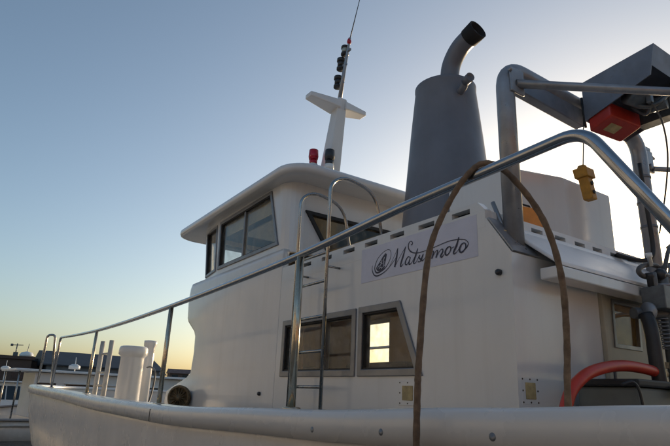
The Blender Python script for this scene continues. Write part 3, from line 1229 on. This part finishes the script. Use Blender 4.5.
def lamp(name, c, r, h, lens, parent):
    t = MB()
    t.lathe(c, [(0, 0), (r * 1.1, 0), (r * 1.1, h * .18), (r * .85, h * .2), (r * .85, h * .3), (0, h * .3)], 16)
    o = t.build(name, 'dark_plastic', parent)
    t = MB()
    t.lathe(c, [(0, h * .72), (r * .85, h * .72), (r * 1.1, h * .75), (r * 1.05, h), (r * .5, h * 1.08), (0, h * 1.08)], 16)
    t.build('lamp_cap', 'dark_plastic', parent)
    t = MB()
    t.lathe(c, [(0, h * .28), (r * .9, h * .28), (r * .9, h * .74), (0, h * .74)], 16)
    t.build('lens', lens, o) if parent is None else t.build(name + '_lens', lens, parent)
    t = MB()
    t.box((c[0] + r * .3, c[1] - 0.012, c[2] + 0.01), (c[0] + r * 1.1 + 0.06, c[1] + 0.012, c[2] + 0.035))
    t.build(name + '_bracket', 'galvanised', parent)
    return o


lamp('navigation_lamp', (mastx(3.33) - 0.085, CY, 3.32), 0.045, 0.14, 'dark_plastic', mast)
lamp('navigation_lamp', (mastx(3.53) - 0.08, CY, 3.53), 0.045, 0.14, 'dark_plastic', mast)
lamp('navigation_lamp', (mastx(3.70) - 0.045, CY, 3.685), 0.042, 0.11, 'lens_clear', mast)
m = MB()
m.lathe((mastx(3.8) + 0.012, CY, 3.81), [(0, -0.03), (0.016, -0.02), (0.026, 0.0), (0.022, 0.03), (0.008, 0.06), (0, 0.065)], 12)
m.build('red_beacon', 'red_lens', mast)
for (x, y, z, mt, nm) in ((-4.70, 2.78, 2.38, 'red_lens', 'red_lamp'), (-4.50, 2.86, 2.33, 'dark_plastic', 'horn')):
    m = MB()
    m.lathe((x, y, z), [(0, 0), (0.042, 0), (0.045, 0.05), (0.03, 0.055), (0.03, 0.07)], 14)
    m.lathe((x, y, z), [(0.0, 0.065), (0.048, 0.065), (0.055, 0.10), (0.05, 0.175), (0.02, 0.185), (0, 0.186)], 14)
    m.tube([(x, y, z + 0.01), (x - 0.02, y + 0.03, z - 0.12), (mastx(z) + .05, CY - 0.04, z - 0.14)], 0.012, 8)
    m.build(nm, mt, mast)
    m = MB()
    m.lathe((x, y, z - 0.05), [(0, 0), (0.05, 0), (0.05, 0.06), (0, 0.06)], 14)
    m.build('lamp_socket', 'white_plastic', mast)

# --- engine casing behind the funnel
m = MB()
pl = [(-1.97, 3.09), (-1.965, 3.63), (-2.60, 3.63), (-2.60, 2.66), (-2.08, 2.70)]
m.hexa([(x, y, 0.90) for x, y in pl], [(x, y, 1.455) for x, y in pl])
m.build('engine_casing', 'gelcoat', boat, bevel=0.02, seg=3)

# --- gantry
GX, GP, GS = -1.72, 2.225, 3.61
m = MB()
gp = bend_path([(GX, GP, 0.72), (GX, GP, 1.815), (GX, GS, 1.80), (GX, GS, -0.79)], 0.15, 9)
m.tube(gp, 0.050, 20)
gan = m.build('gantry', 'galvanised', boat, label='grey tubular gantry standing across the aft roof edge')
m = MB()
m.hexa([(GX - 0.03, 2.30, 1.68), (GX + 0.03, 2.30, 1.68), (GX + 0.03, 2.30, 1.80), (GX - 0.03, 2.30, 1.80)],
       [(GX - 0.03, 2.93, 1.655), (GX + 0.03, 2.93, 1.655), (GX + 0.03, 2.93, 1.80), (GX - 0.03, 2.93, 1.80)])
m.build('gusset', 'hood_steel', gan, bevel=0.006)
m = MB()       # foot plate and brackets of the near leg
m.hexa([(-1.785, 2.103, 0.905), (-1.640, 2.103, 0.703), (-1.640, 2.30, 0.703), (-1.785, 2.30, 0.905)],
       [(-1.779, 2.103, 0.909), (-1.634, 2.103, 0.707), (-1.634, 2.30, 0.707), (-1.779, 2.30, 0.909)])
m.tube([(GX - 0.10, GP - 0.03, 1.02), (GX - 0.02, GP - 0.02, 0.80)], 0.012, 8)
m.lathe((GX, GP, 0.70), [(0.0, 0), (0.07, 0.0), (0.07, 0.03), (0.052, 0.05), (0.0, 0.05)], 20)
m.build('foot_plate', 'galvanised', gan)
m = MB()
m.box((GX + 0.045, GP - 0.02, 1.63), (GX + 0.06, GP + 0.09, 1.78))
m.lathe((GX + 0.06, GP - 0.016, 1.755), [(0, 0), (0.013, 0), (0.013, 0.02), (0, 0.02)], 6, (0, -1, 0))
m.build('bracket', 'galvanised', gan, bevel=0.004)
m = MB()
m.tube([(GX + 0.05, GP + 0.03, 1.69), (-0.80, 3.58, 1.675)], 0.024, 14)
m.build('boom', 'galvanised', gan)
m = MB()       # lug plate on the far leg
m.box((GX - 0.01, GS + 0.045, 1.58), (GX + 0.01, GS + 0.17, 1.74))
m.box((GX - 0.01, GS + 0.075, 1.74), (GX + 0.01, GS + 0.15, 1.765))
m.lathe((GX + 0.012, GS + 0.10, 1.61), [(0, 0), (0.02, 0), (0.02, 0.02), (0, 0.02)], 6, (1, 0, 0))
m.tube([(GX + 0.02, GS + 0.13, 1.60), (GX + 0.25, GS + 0.45, 1.585)], 0.02, 8)
m.tube([(GX, GS + 0.16, 1.71), (GX, GS + 0.20, 1.70)], 0.012, 8)
m.build('lug_plate', 'galvanised', gan, bevel=0.003)

# line hauler hood under the crossbeam
hood = MB()
T = 0.008


def plate(mb, a, b, c, d, nrm, t=T):
    nv = Vector(nrm) * t
    q = [Vector(p) for p in (a, b, c, d)]
    mb.hexa(q, [p + nv for p in q])


hy0, hy1 = 2.85, 3.30
hx0, hx1 = -1.64, -1.20
A, B = (hx0, hy0, 1.905), (hx1, hy0, 1.945)
C, D = (hx1 - 0.04, hy0, 1.765), (hx0, hy0, 1.645)
A2, B2, C2, D2 = [(p[0], hy1, p[2]) for p in (A, B, C, D)]
hood.hexa([A, B, C, D], [A2, B2, C2, D2])
hd = hood.build('hauler_hood', 'hood_steel', boat, label='dark grey sheet-metal hood under the gantry beam')
hi = MB()
hi.hexa([(hx0 + T, hy0 + T, 1.897), (hx1 - T, hy0 + T, 1.937), (hx1 - 0.04 - T, hy0 + T, 1.70), (hx0 + T, hy0 + T, 1.58)],
        [(hx0 + T, hy1 - T, 1.897), (hx1 - T, hy1 - T, 1.937), (hx1 - 0.04 - T, hy1 - T, 1.70), (hx0 + T, hy1 - T, 1.58)])
cut(hd, [hi])
m = MB()
a0 = [(-1.625, 2.862, 1.575), (-1.49, 2.862, 1.625), (-1.45, 3.12, 1.615), (-1.585, 3.12, 1.565)]
m.hexa(a0, [(x, y, z + 0.09) for x, y, z in a0])
rd = m.build('motor_housing', 'red_paint', hd, bevel=0.008, label='red motor housing')
m = MB()
m.hexa([(x, y, z) for x, y, z in [(-1.575, 2.92, 1.584), (-1.52, 2.92, 1.6045), (-1.507, 3.01, 1.601), (-1.562, 3.01, 1.5805)]],
       [(x, y, z) for x, y, z in [(-1.575, 2.92, 1.597), (-1.52, 2.92, 1.6175), (-1.507, 3.01, 1.614), (-1.562, 3.01, 1.5935)]])
m.build('rating_plate', 'patch', hd)
m = MB()
m.lathe((-1.38, 2.95, 1.72), [(0, -0.06), (0.05, -0.06), (0.055, 0.05), (0.03, 0.08), (0, 0.08)], 16, (0.2, 1, 0))
m.lathe((-1.34, 3.08, 1.70), [(0, -0.05), (0.04, -0.05), (0.04, 0.06), (0, 0.06)], 14, (1, 0.2, 0))
m.tube(smooth_path([(-1.42, 2.92, 1.73), (-1.36, 2.97, 1.66), (-1.30, 3.03, 1.68), (-1.27, 3.10, 1.75)], 5), 0.013, 8)
m.tube(smooth_path([(-1.45, 3.02, 1.72), (-1.38, 3.05, 1.65), (-1.31, 2.98, 1.70)], 5), 0.011, 8)
m.box((-1.50, 3.18, 1.66), (-1.30, 3.26, 1.78))
m.build('hauler_drive', 'machine', hd)
m = MB()
m.box((-1.33, 2.955, 1.665), (-1.30, 2.985, 1.73))
m.build('shackle', 'aluminium', hd, bevel=0.004)
m = MB()
m.tube(smooth_path([(-1.31, 2.97, 1.67), (-1.29, 3.02, 1.55), (-1.33, 3.12, 1.40), (-1.45, 3.3, 1.25), (GX + 0.06, GS, 1.1)], 6), 0.005, 8)
m.build('cable', 'grey_hose', hd)
m = MB()
m.tube([(GX + 0.06, 2.87, 1.82), (GX + 0.062, 2.88, 1.62)], 0.008, 8)
m.build('cable', 'black_hose', gan)

# hydraulic hoses clipped to the far leg
m = MB()
m.tube(smooth_path([(GX + .03, GS - 0.075, 1.58), (GX + .03, GS - 0.06, 1.30), (GX + .03, GS - 0.045, 1.02), (GX + .02, GS - 0.075, 0.93), (GX - 0.02, GS - 0.16, 0.905),
                    (GX - 0.08, GS - 0.30, 0.93)], 6), 0.014, 10)
m.build('leg_hose', 'black_hose', gan)

for z in (1.5, 1.32, 1.15):
    t = MB()
    t.lathe((GX, GS, z), [(0.0, -0.008), (0.054, -0.008), (0.054, 0.008), (0.0, 0.008)], 20)
    t.build('hose_clamp', 'aluminium', gan)
for k in range(6):
    a = k * math.pi / 3
    t = MB()
    t.lathe((GX + 0.061 * math.cos(a), GP + 0.061 * math.sin(a), 0.728), [(0, 0), (0.007, 0), (0.007, 0.012), (0, 0.012)], 6)
    t.build('bolt', 'screw', gan)

# --- foredeck ventilators and bollard
def ventilator(c, r, h, capr, caph, name):
    m = MB()
    m.lathe(c, [(0, 0), (r * 1.08, 0), (r * 1.02, 0.3 * h), (r * 0.97, h - caph - 0.03), (r * 1.02, h - caph - 0.01), (capr, h - caph + 0.02), (capr * 1.01, h - caph * .55),
                (capr * .99, h - 0.03), (capr * 0.93, h - 0.006), (capr * .8, h), (0, h + 0.004)], 32)
    return m.build(name, 'gelcoat', boat)


ventilator((-8.0, 2.03, -0.80), 0.160, 1.36, 0.190, 0.13, 'ventilator')
m = MB()
m.lathe((-8.62, 2.42, -0.80), [(0, 0), (0.075, 0), (0.075, 1.30), (0.072, 1.40), (0.09, 1.43), (0.095, 1.47), (0.095, 1.505), (0.06, 1.51), (0, 1.51)], 20)
m.build('bollard_post', 'gelcoat', boat)
m = MB()
m.tube(smooth_path([(-8.2, 2.30, 0.30), (-8.0, 2.30, 0.30), (-7.75, 2.29, 0.22), (-7.7, 2.27, 0.0), (-7.6, 2.2, -0.2), (-7.3, 2.05, -0.25)], 6), 0.012, 8)
m.build('ventilator_hose', 'grey_hose', boat)

# round grille vent on the forward coaming
vc = Vector((-5.78, 1.985, -0.065))
vn = Vector((0.72, -0.7, 0.03)).normalized()
m = MB()
m.lathe(vc, [(0.0, -0.16), (0.085, -0.16), (0.085, -0.05), (0.118, -0.03), (0.122, 0.012), (0.10, 0.024), (0.094, 0.006), (0.0, 0.0)], 28, vn)
vent = m.build('winch_drum', 'brass', boat, label='round tarnished spoked drum low on the forward cabin side')
uu = vn.cross(Vector((0, 0, 1))).normalized()
vv = uu.cross(vn)
for k in range(7):
    a = k * math.pi / 7 + 0.2
    dd = uu * math.cos(a) + vv * math.sin(a)
    t = MB()
    t.tube([vc + vn * 0.010 - dd * 0.10, vc + vn * 0.016, vc + vn * 0.010 + dd * 0.10], 0.006, 6)
    t.build('spoke', 'brass', vent)
t = MB()
t.lathe(vc, [(0, 0.005), (0.03, 0.005), (0.028, 0.026), (0, 0.03)], 14, vn)
t.build('hub', 'brass', vent)

# ------------------------------------------------------------------ loose things on the boat
# weathered mooring rope thrown over the handrail
rp = [(-1.285, 1.155, -0.95), (-1.283, 1.155, -0.45), (-1.282, 1.16, -0.12), (-1.281, 1.165, 0.03), (-1.285, 1.175, 0.12), (-1.293, 1.215, 0.40), (-1.292, 1.255, 0.54),
      (-1.25, 1.305, 0.68), (-1.20, 1.335, 0.755), (-1.165, 1.37, 0.788), (-1.125, 1.42, 0.765), (-1.085, 1.50, 0.665), (-1.058, 1.55, 0.55), (-1.045, 1.58, 0.39),
      (-1.06, 1.60, 0.20), (-1.075, 1.60, 0.0), (-1.08, 1.60, -0.40), (-1.07, 1.61, -0.74), (-1.0, 1.66, -0.785), (-0.85, 1.75, -0.787)]
m = MB()
pp = smooth_path(rp, 8)
m.tube(pp, [0.0105 * (1 + 0.07 * math.sin(i * 1.9)) for i in range(len(pp))], 10)
tag(m.build('rope', 'rope'), 'stiff weathered brown rope draped over the steel handrail', 'rope')

pen = thing('pendant_controller', (-1.65, 2.80, 1.15), 'yellow hanging push-button pendant on a thin black cable under the gantry', 'controller')
m = MB()
m.tube([(-1.655, 2.865, 1.70), (-1.65, 2.815, 1.45), (-1.65, 2.795, 1.345)], 0.0035, 8)
m.build('cable', 'black_hose', pen)
m = MB()


def tilt_box(mb, z0, z1, w0, w1, dep):
    for_ = []
    for z, w in ((z0, w0), (z1, w1)):
        cx, cy_ = -1.655 + (1.30 - z) * 0.02, 2.795 + (1.33 - z) * 0.22
        for_.append([(cx - dep, cy_ - w, z), (cx + dep, cy_ - w, z), (cx + dep, cy_ + w, z), (cx - dep, cy_ + w, z)])
    mb.hexa(for_[0], for_[1])


tilt_box(m, 1.14, 1.27, 0.026, 0.028, 0.03)
tilt_box(m, 1.265, 1.32, 0.042, 0.044, 0.042)
tilt_box(m, 1.318, 1.345, 0.035, 0.014, 0.02)
m.build('body', 'yellow', pen, bevel=0.006)
for z in (1.18, 1.23):
    t = MB()
    t.lathe((-1.625, 2.795 + (1.33 - z) * .22, z), [(0, 0), (0.012, 0), (0.011, 0.01), (0, 0.012)], 10, (1, 0, 0))
    t.build('button', 'dark_plastic', pen)

m = MB()
m.tube(smooth_path([(-1.22, 1.95, -0.78), (-1.36, 2.00, -0.45), (-1.41, 2.04, -0.15), (-1.41, 2.10, 0.03), (-1.41, 2.20, 0.115), (-1.41, 2.34, 0.165), (-1.41, 2.54, 0.193),
                    (-1.41, 2.74, 0.19), (-1.42, 2.86, 0.18)], 8), 0.0255, 16)
tag(m.build('red_hose', 'red_hose'), 'thick red hose arching over the dark storage box', 'hose')

sb = thing('storage_box', (-1.42, 2.66, -0.80), 'dark grey-green deck box by the aft door under the red hose', 'box')
m = MB()
m.box((-1.56, 2.40, -0.80), (-1.28, 2.98, 0.095))
m.build('body', 'box_green', sb, bevel=0.012)
m = MB()
m.box((-1.575, 2.385, 0.097), (-1.265, 2.995, 0.128))
lid = m.build('lid', 'rubber', sb, bevel=0.008)
m = MB()
m.box((-1.266, 2.64, 0.06), (-1.25, 2.70, 0.11))
m.build('latch', 'aluminium', sb, bevel=0.003)
m = MB()
m.tube(smooth_path([(-1.29, 2.30, 0.10), (-1.27, 2.36, 0.11), (-1.262, 2.39, 0.04), (-1.262, 2.41, -0.2), (-1.262, 2.40, -0.5)], 5), 0.006, 8)
m.build('cord', 'black_hose', sb)

# hydraulic valve bank standing beside the far gantry leg
vb = thing('hydraulic_valve_bank', (-1.42, 3.02, -0.80), 'grey hydraulic valve stand with black hoses beside the aft door', 'valve stand')
m = MB()
m.tube([(-1.43, 3.06, -0.80), (-1.43, 3.06, 0.72)], 0.032, 12)
m.tube([(-1.50, 2.86, 0.48), (-1.38, 3.22, 0.50)], 0.030, 12)
m.box((-1.48, 2.92, 0.50), (-1.36, 3.16, 0.62))
m.tube([(-1.43, 2.97, 0.6), (-1.43, 2.97, 0.70)], 0.02, 10)
m.tube([(-1.43, 3.16, 0.45), (-1.43, 3.16, 0.10)], 0.022, 10)
m.build('manifold', 'machine', vb, bevel=0.004)
m = MB()
m.tube(smooth_path([(-1.44, 2.87, 0.47), (-1.42, 2.86, 0.38), (-1.41, 2.85, 0.20), (-1.40, 2.86, 0.0), (-1.39, 2.90, -0.3), (-1.38, 3.05, -0.75)], 6), 0.034, 14)
m.build('suction_hose', 'black_hose', vb)
m = MB()
lp_ = [(-1.45, 2.99 + 0.12 * math.cos(a), 0.715 + 0.035 * math.sin(a) + 0.02 * math.cos(a)) for a in [R(x) for x in range(40, 400, 24)]]
m.tube(smooth_path(lp_ + [(-1.43, 3.22, 0.79), (-1.43, 3.38, 0.80)], 4), 0.0135, 10)
m.build('looped_hose', 'grey_hose', vb)
m = MB()
m.lathe((-1.42, 3.03, 0.70), [(0, -0.03), (0.024, -0.022), (0.034, 0.0), (0.024, 0.022), (0, 0.03)], 14, (1, 0, 0))
m.lathe((-1.43, 2.935, 0.615), [(0, 0), (0.016, 0), (0.016, 0.05), (0.022, 0.055), (0.022, 0.075), (0, 0.08)], 12)
m.build('ball_valve', 'dark_plastic', vb)
for y, z, r in ((2.885, 0.485, 0.047), (3.19, 0.50, 0.044), (3.06, 0.64, 0.050), (3.06, 0.70, 0.044), (3.16, 0.40, 0.034), (3.16, 0.16, 0.034)):
    t = MB()
    ax = (0.3, 1, 0.05) if z > 0.45 and z < 0.55 else (0, 0, 1)
    t.lathe((-1.435, y, z), [(0, -0.008), (r, -0.008), (r, 0.008), (0, 0.008)], 18, ax)
    t.build('flange', 'galvanised', vb)
t = MB()
t.tube([(-1.42 + 0.024 * math.cos(a * 0.7), 2.985 + 0.024 * math.sin(a * 0.7), 0.30 + a * 0.0022) for a in range(0, 74)], 0.004, 6)
t.build('spring', 'aluminium', vb)
t = MB()
t.lathe((-1.43, 2.965, 0.735), [(0, 0), (0.011, 0), (0.011, 0.045), (0.016, 0.047), (0.016, 0.07), (0, 0.072)], 12, (0.1, -0.35, 1))
t.build('valve_stem', 'white_plastic', vb)
t = MB()
t.box((-1.375, 3.10, 0.20), (-1.365, 3.18, 0.42))
t.build('gauge_plate', 'aluminium', vb, bevel=0.003)
for (a, b, c, d) in (((-1.43, 3.10, 0.62), (-1.38, 3.20, 0.70), (-1.36, 3.30, 0.60), (-1.37, 3.33, 0.30)), ((-1.40, 3.0, 0.55), (-1.34, 3.02, 0.44), (-1.34, 3.06, 0.25), (-1.36, 3.10, 0.0)),
                     ((-1.42, 3.04, 0.66), (-1.44, 3.2, 0.86), (-1.5, 3.4, 0.95), (-1.6, 3.56, 0.98))):
    t = MB()
    t.tube(smooth_path([a, b, c, d], 6), 0.012, 10)
    t.build('pressure_hose', 'grey_hose', vb)
for k, (y, z) in enumerate(((3.10, 0.66), (3.16, 0.655), (3.20, 0.62))):
    t = MB()
    t.tube([(-1.42, y, z - 0.05), (-1.40, y + 0.015, z + 0.10)], 0.012, 8)
    t.build('lever', 'galvanised', vb)
m = MB()
m.box((-1.44, 2.90, 0.205), (-1.40, 2.95, 0.235))
m.lathe((-1.42, 2.93, 0.178), [(0, 0), (0.022, 0), (0.022, 0.03), (0.033, 0.035), (0.033, 0.08), (0, 0.085)], 12, (0.05, -1, 0.05))
m.build('coupling', 'brass', vb)

# orange float lying on the deckhouse roof between leg and casing
fl = MB()
fl.hexa([(-1.94, 2.59, 0.994), (-1.93, 2.80, 0.994), (-2.03, 2.80, 0.994), (-2.04, 2.59, 0.994)],
        [(-1.95, 2.60, 1.135), (-1.94, 2.79, 1.150), (-2.03, 2.79, 1.150), (-2.04, 2.60, 1.135)])
ft = thing('float_box', (-1.99, 2.69, 0.994), 'bright orange block float on the deckhouse roof behind the gantry leg', 'float')
fl.build('body', 'orange', ft, bevel=0.012, seg=3)
t = MB()
t.tube(bend_path([(-1.99, 2.64, 1.13), (-1.99, 2.64, 1.165), (-1.99, 2.74, 1.17), (-1.99, 2.74, 1.14)], 0.02), 0.006, 8)
t.build('handle', 'rubber', ft)

# white ladder stowed upright on the foredeck
sl = thing('boarding_ladder', (-9.2, 1.9, -0.80), 'short off-white wooden ladder leaning upright on the foredeck by the bow', 'ladder')
st_ = []
for i, (b, tp) in enumerate((((-9.35, 1.88, -0.80), (-9.42, 1.90, 0.70)), ((-8.98, 1.93, -0.80), (-9.02, 1.945, 0.695)))):
    t = MB()
    t.tube([b, tp], 0.036, 8)
    t.build('stile', 'wood_white', sl)
for z in (-0.55, -0.25, 0.03, 0.22, 0.50):
    k = (z + 0.8) / 1.5
    t = MB()
    t.tube([(-9.35 - 0.07 * k, 1.88 + 0.02 * k, z), (-8.98 - 0.04 * k, 1.93 + .015 * k, z)], 0.016, 8)
    t.build('rung', 'wood_white', sl)

# ------------------------------------------------------------------ background harbour
def small_boat(name, loc, rz, label, length, beam, canopy=None):
    o = thing(name, (0, 0, 0), label, 'boat', None)
    parts = []
    m = MB()
    rings = []
    for k in range(13):
        t = k / 12
        x = -length / 2 + length * t
        hb = beam / 2 * (1 - max(0, (t - 0.5) / 0.5) ** 2.6) * (0.9 + 0.1 * min(1, t * 4)) + 0.02
        zs = 0.75 + 0.38 * max(0, t - 0.35) ** 2 * 2.2
        rings.append([(x, -hb * 0.55, -0.35), (x, -hb * 0.82, 0.15), (x, -hb, zs), (x, -hb + 0.07, zs), (x, -hb + 0.09, 0.45), (x, hb - 0.09, 0.45),
                      (x, hb - 0.07, zs), (x, hb, zs), (x, hb * .82, 0.15), (x, hb * .55, -0.35)])
    m.loft(rings, True, True, True)
    m.build('hull', 'hull_paint', o)
    m = MB()
    for s in (-1, 1):
        pth = []
        for k in range(13):
            t = k / 12
            hb = beam / 2 * (1 - max(0, (t - 0.5) / 0.5) ** 2.6) * (0.9 + 0.1 * min(1, t * 4)) + 0.03
            pth.append((-length / 2 + length * t, s * hb, 0.70 + 0.38 * max(0, t - 0.35) ** 2 * 2.2))
        m.tube(pth, 0.045, 8)
    m.build('rub_rail', 'wall_grey', o)
    cx0, cx1 = -length * 0.22, length * 0.16
    cw = beam * 0.36
    prof = [(cx0, 0.5), (cx1 + 0.35, 0.5), (cx1 + 0.25, 1.05), (cx1 - 0.1, 1.95), (cx0, 1.95)]
    m = MB()
    m.hexa([(x, -cw, z) for x, z in prof], [(x, cw, z) for x, z in prof])
    m.build('cabin', 'gelcoat', o, bevel=0.04)
    m = MB()
    m.box((cx0 - 0.3, -cw - 0.12, 1.955), (cx1 + 0.15, cw + 0.12, 2.02))
    m.build('roof', 'gelcoat', o, bevel=0.03)
    for y0, y1 in ((-cw * .92, -cw * .36), (-cw * .30, cw * .30), (cw * .36, cw * .92)):
        m = MB()
        x_at = lambda z: cx1 + 0.25 - 0.35 * (z - 1.05) / 0.9
        m.hexa([(x_at(1.2) + .004, y0, 1.2), (x_at(1.2) + .004, y1, 1.2), (x_at(1.8) + .004, y1, 1.8), (x_at(1.8) + .004, y0, 1.8)],
               [(x_at(1.2) + .02, y0, 1.2), (x_at(1.2) + .02, y1, 1.2), (x_at(1.8) + .02, y1, 1.8), (x_at(1.8) + .02, y0, 1.8)])
        m.build('windscreen', 'dark_glass', o)
    for s in (-1, 1):
        for a, b in ((cx0 + 0.15, cx0 + (cx1 - cx0) * .48), (cx0 + (cx1 - cx0) * .55, cx1 - 0.15)):
            m = MB()
            m.box((a, s * (cw - 0.01), 1.25), (b, s * (cw + 0.012), 1.8))
            m.build('side_window', 'dark_glass', o)
    if canopy:
        a, b, z = canopy
        m = MB()
        m.box((a + 0.7, -beam * .38, 0.78), (b + 0.6, beam * .30, z - 0.004))
        m.build('deckhouse', 'gelcoat', o, bevel=0.03)
        for u0, u1, w0, w1 in ((-2.1, -0.9, 1.45, 1.98), (-0.15, 0.10, 1.1, 2.0), (0.6, 1.5, 1.45, 1.98), (-3.1, -2.45, 1.45, 1.98)):
            m = MB()
            m.box((u0, -beam * .38 - 0.012, w0), (u1, -beam * .38 + 0.01, w1))
            m.build('deckhouse_window', 'dark_glass', o)
        m = MB()
        m.box((a, -beam * .46, z), (b, beam * .46, z + 0.09))
        m.build('canopy', 'awning_white', o, bevel=0.02)
        for x in (a + 0.15, (a + b) / 2, b - 0.15):
            for s in (-1, 1):
                m = MB()
                m.tube([(x, s * beam * .43, 0.7), (x, s * beam * .43, z)], 0.03, 8)
                m.build('canopy_post', 'stainless', o)
    m = MB()
    m.tube([(cx0 + 0.3, 0, 2.0), (cx0 + 0.25, 0, 3.0)], [0.03, 0.012], 8)
    m.lathe((cx0 + 0.25, 0, 2.55), [(0, 0), (0.22, 0), (0.22, 0.12), (0.1, 0.18), (0, 0.18)], 10)
    m.build('mast', 'white_plastic', o)
    o.location = loc
    o.rotation_euler = (0, 0, rz)
    for c in o.children:
        c.matrix_parent_inverse = Matrix.Identity(4)
    return o


small_boat('moored_boat', (-31.5, 2.4, WATER_Z), R(8), 'small white boat with dark windscreen moored bow-on beyond the big bow', 7.0, 2.5)
small_boat('moored_boat', (-24.5, 5.6, WATER_Z), R(97), 'white boat with a long flat canopy moored across, beyond the bow', 8.5, 2.6, (-3.9, 2.6, 2.35))
small_boat('moored_boat', (-33.0, 13.0, WATER_Z), R(20), 'white motor boat moored near the dark shed', 8.0, 2.7)


def building(name, loc, size, label, wall, roof, pitch, cat='building', wins=(4, 1), rz=0.0, group=None, overhang=0.4):
    L_, W_, H_ = size      # along y, along x, wall height
    o = thing(name, (0, 0, 0), label, cat, group)
    m = MB()
    m.box((-W_ / 2, -L_ / 2, 0), (W_ / 2, L_ / 2, H_))
    m.build('wall', wall, o)
    m = MB()
    ov = overhang
    if pitch > 0:
        hr = (W_ / 2 + ov) * pitch
        pr = [(-W_ / 2 - ov, H_ - 0.05), (W_ / 2 + ov, H_ - 0.05), (W_ / 2 + ov, H_ + 0.1), (0, H_ + hr), (-W_ / 2 - ov, H_ + 0.1)]
        m.hexa([(x, -L_ / 2 - ov, z) for x, z in pr], [(x, L_ / 2 + ov, z) for x, z in pr])
    else:
        m.box((-W_ / 2 - ov, -L_ / 2 - ov, H_ + 0.002), (W_ / 2 + ov, L_ / 2 + ov, H_ + 0.35))
    m.build('roof', roof, o)
    nw, nf = wins
    for f in range(nf):
        for k in range(nw):
            y = -L_ / 2 + (k + 0.5) * L_ / nw
            ww = min(1.0, L_ / nw * 0.28)
            zc = H_ * (f + 0.55) / nf
            hh = min(0.6, H_ / nf * 0.24)
            m = MB()
            m.box((W_ / 2 - 0.02, y - ww, zc - hh), (W_ / 2 + 0.03, y + ww, zc + hh))
            m.build('window', 'dark_glass', o)
    o.location = loc
    o.rotation_euler = (0, 0, rz)
    for c in o.children:
        c.matrix_parent_inverse = Matrix.Identity(4)
    return o


GZ = -0.75
building('harbour_shed', (-82, 16.2, GZ), (13.6, 12, 3.1), 'long low dark-roofed harbour shed on the far shore', 'shed_wall', 'shed_roof', 0.30, wins=(6, 1), overhang=0.5)
bb = building('harbour_office', (-80, 4.2, GZ), (7.0, 8, 3.55), 'brown flat-roofed building with antennas on the far shore', 'brown_wall', 'brown_wall', 0.0, wins=(3, 1), overhang=0.25)
m = MB()
m.tube([(2.5, 1.75, 3.9), (2.5, 1.75, 5.4)], 0.07, 6)
m.tube([(2.5, 1.2, 5.2), (2.5, 2.4, 5.25)], 0.05, 6)
m.lathe((2.5, 1.2, 5.2), [(0, -0.15), (0.16, -0.12), (0.16, 0.12), (0, 0.15)], 8)
m.box((2.3, 1.5, 3.9), (2.7, 2.0, 4.4))
o = m.build('antenna_mast', 'machine', bb)
o.matrix_parent_inverse = Matrix.Identity(4)
m = MB()
m.tube([(2.0, 3.0, 3.9), (2.0, 3.05, 5.5)], [0.06, 0.03], 6)
o = m.build('antenna_mast', 'machine', bb)
o.matrix_parent_inverse = Matrix.Identity(4)
m = MB()
m.lathe((3.0, 2.9, 3.9), [(0, 0), (0.75, 0), (0.8, 0.2), (0.6, 0.5), (0, 0.65)], 14)
o = m.build('roof_tank', 'white_plastic', bb)
o.matrix_parent_inverse = Matrix.Identity(4)
building('net_store', (-84, 8.9, GZ), (1.8, 5, 3.6), 'narrow dark store between brown building and shed', 'brown_wall', 'shed_roof', 0.0, wins=(1, 1), overhang=0.15)
k = 0
walls = ('wall_cream', 'wall_grey', 'brown_wall')
roofs = ('roof_brown', 'roof_blue', 'shed_roof')
for i in range(26):
    y = 33 + i * 5.2 + rng.uniform(-1.5, 1.5)
    x = -132 - rng.uniform(0, 46)
    gz = GZ + max(0, (-x - 150)) * 0.07
    building('village_house', (x, y, gz), (rng.uniform(4, 6.5), rng.uniform(4, 6), rng.uniform(3.6, 6.0)),
             'small tiled-roof house in the village on the far shore', walls[i % 3], roofs[(i * 7 + i // 3) % 3],
             rng.uniform(0.4, 0.6), 'house', (2, 2), rng.uniform(-0.4, 0.4), 'houses in the far village', 0.35)

# added building behind the camera, blocks sky light on the boat's near side
wa = building('sky_blocker_building', (-6, -13, -1.55), (70, 12, 6.2), 'long grey building added behind the camera to block sky light', 'sky_blocker_wall', 'shed_roof', 0.35, wins=(12, 2), rz=R(90), overhang=0.6)

building('aft_blocker_building', (21, 6, -1.55), (30, 16, 5.6), 'beige building added out of view beyond the stern to block and warm light', 'aft_blocker_wall', 'roof_brown', 0.35, wins=(6, 1), rz=R(180), overhang=0.5)  # added out of view; cuts sky light on aft faces, bounces warm light

scene.render.resolution_x = 1024
scene.render.resolution_y = 682
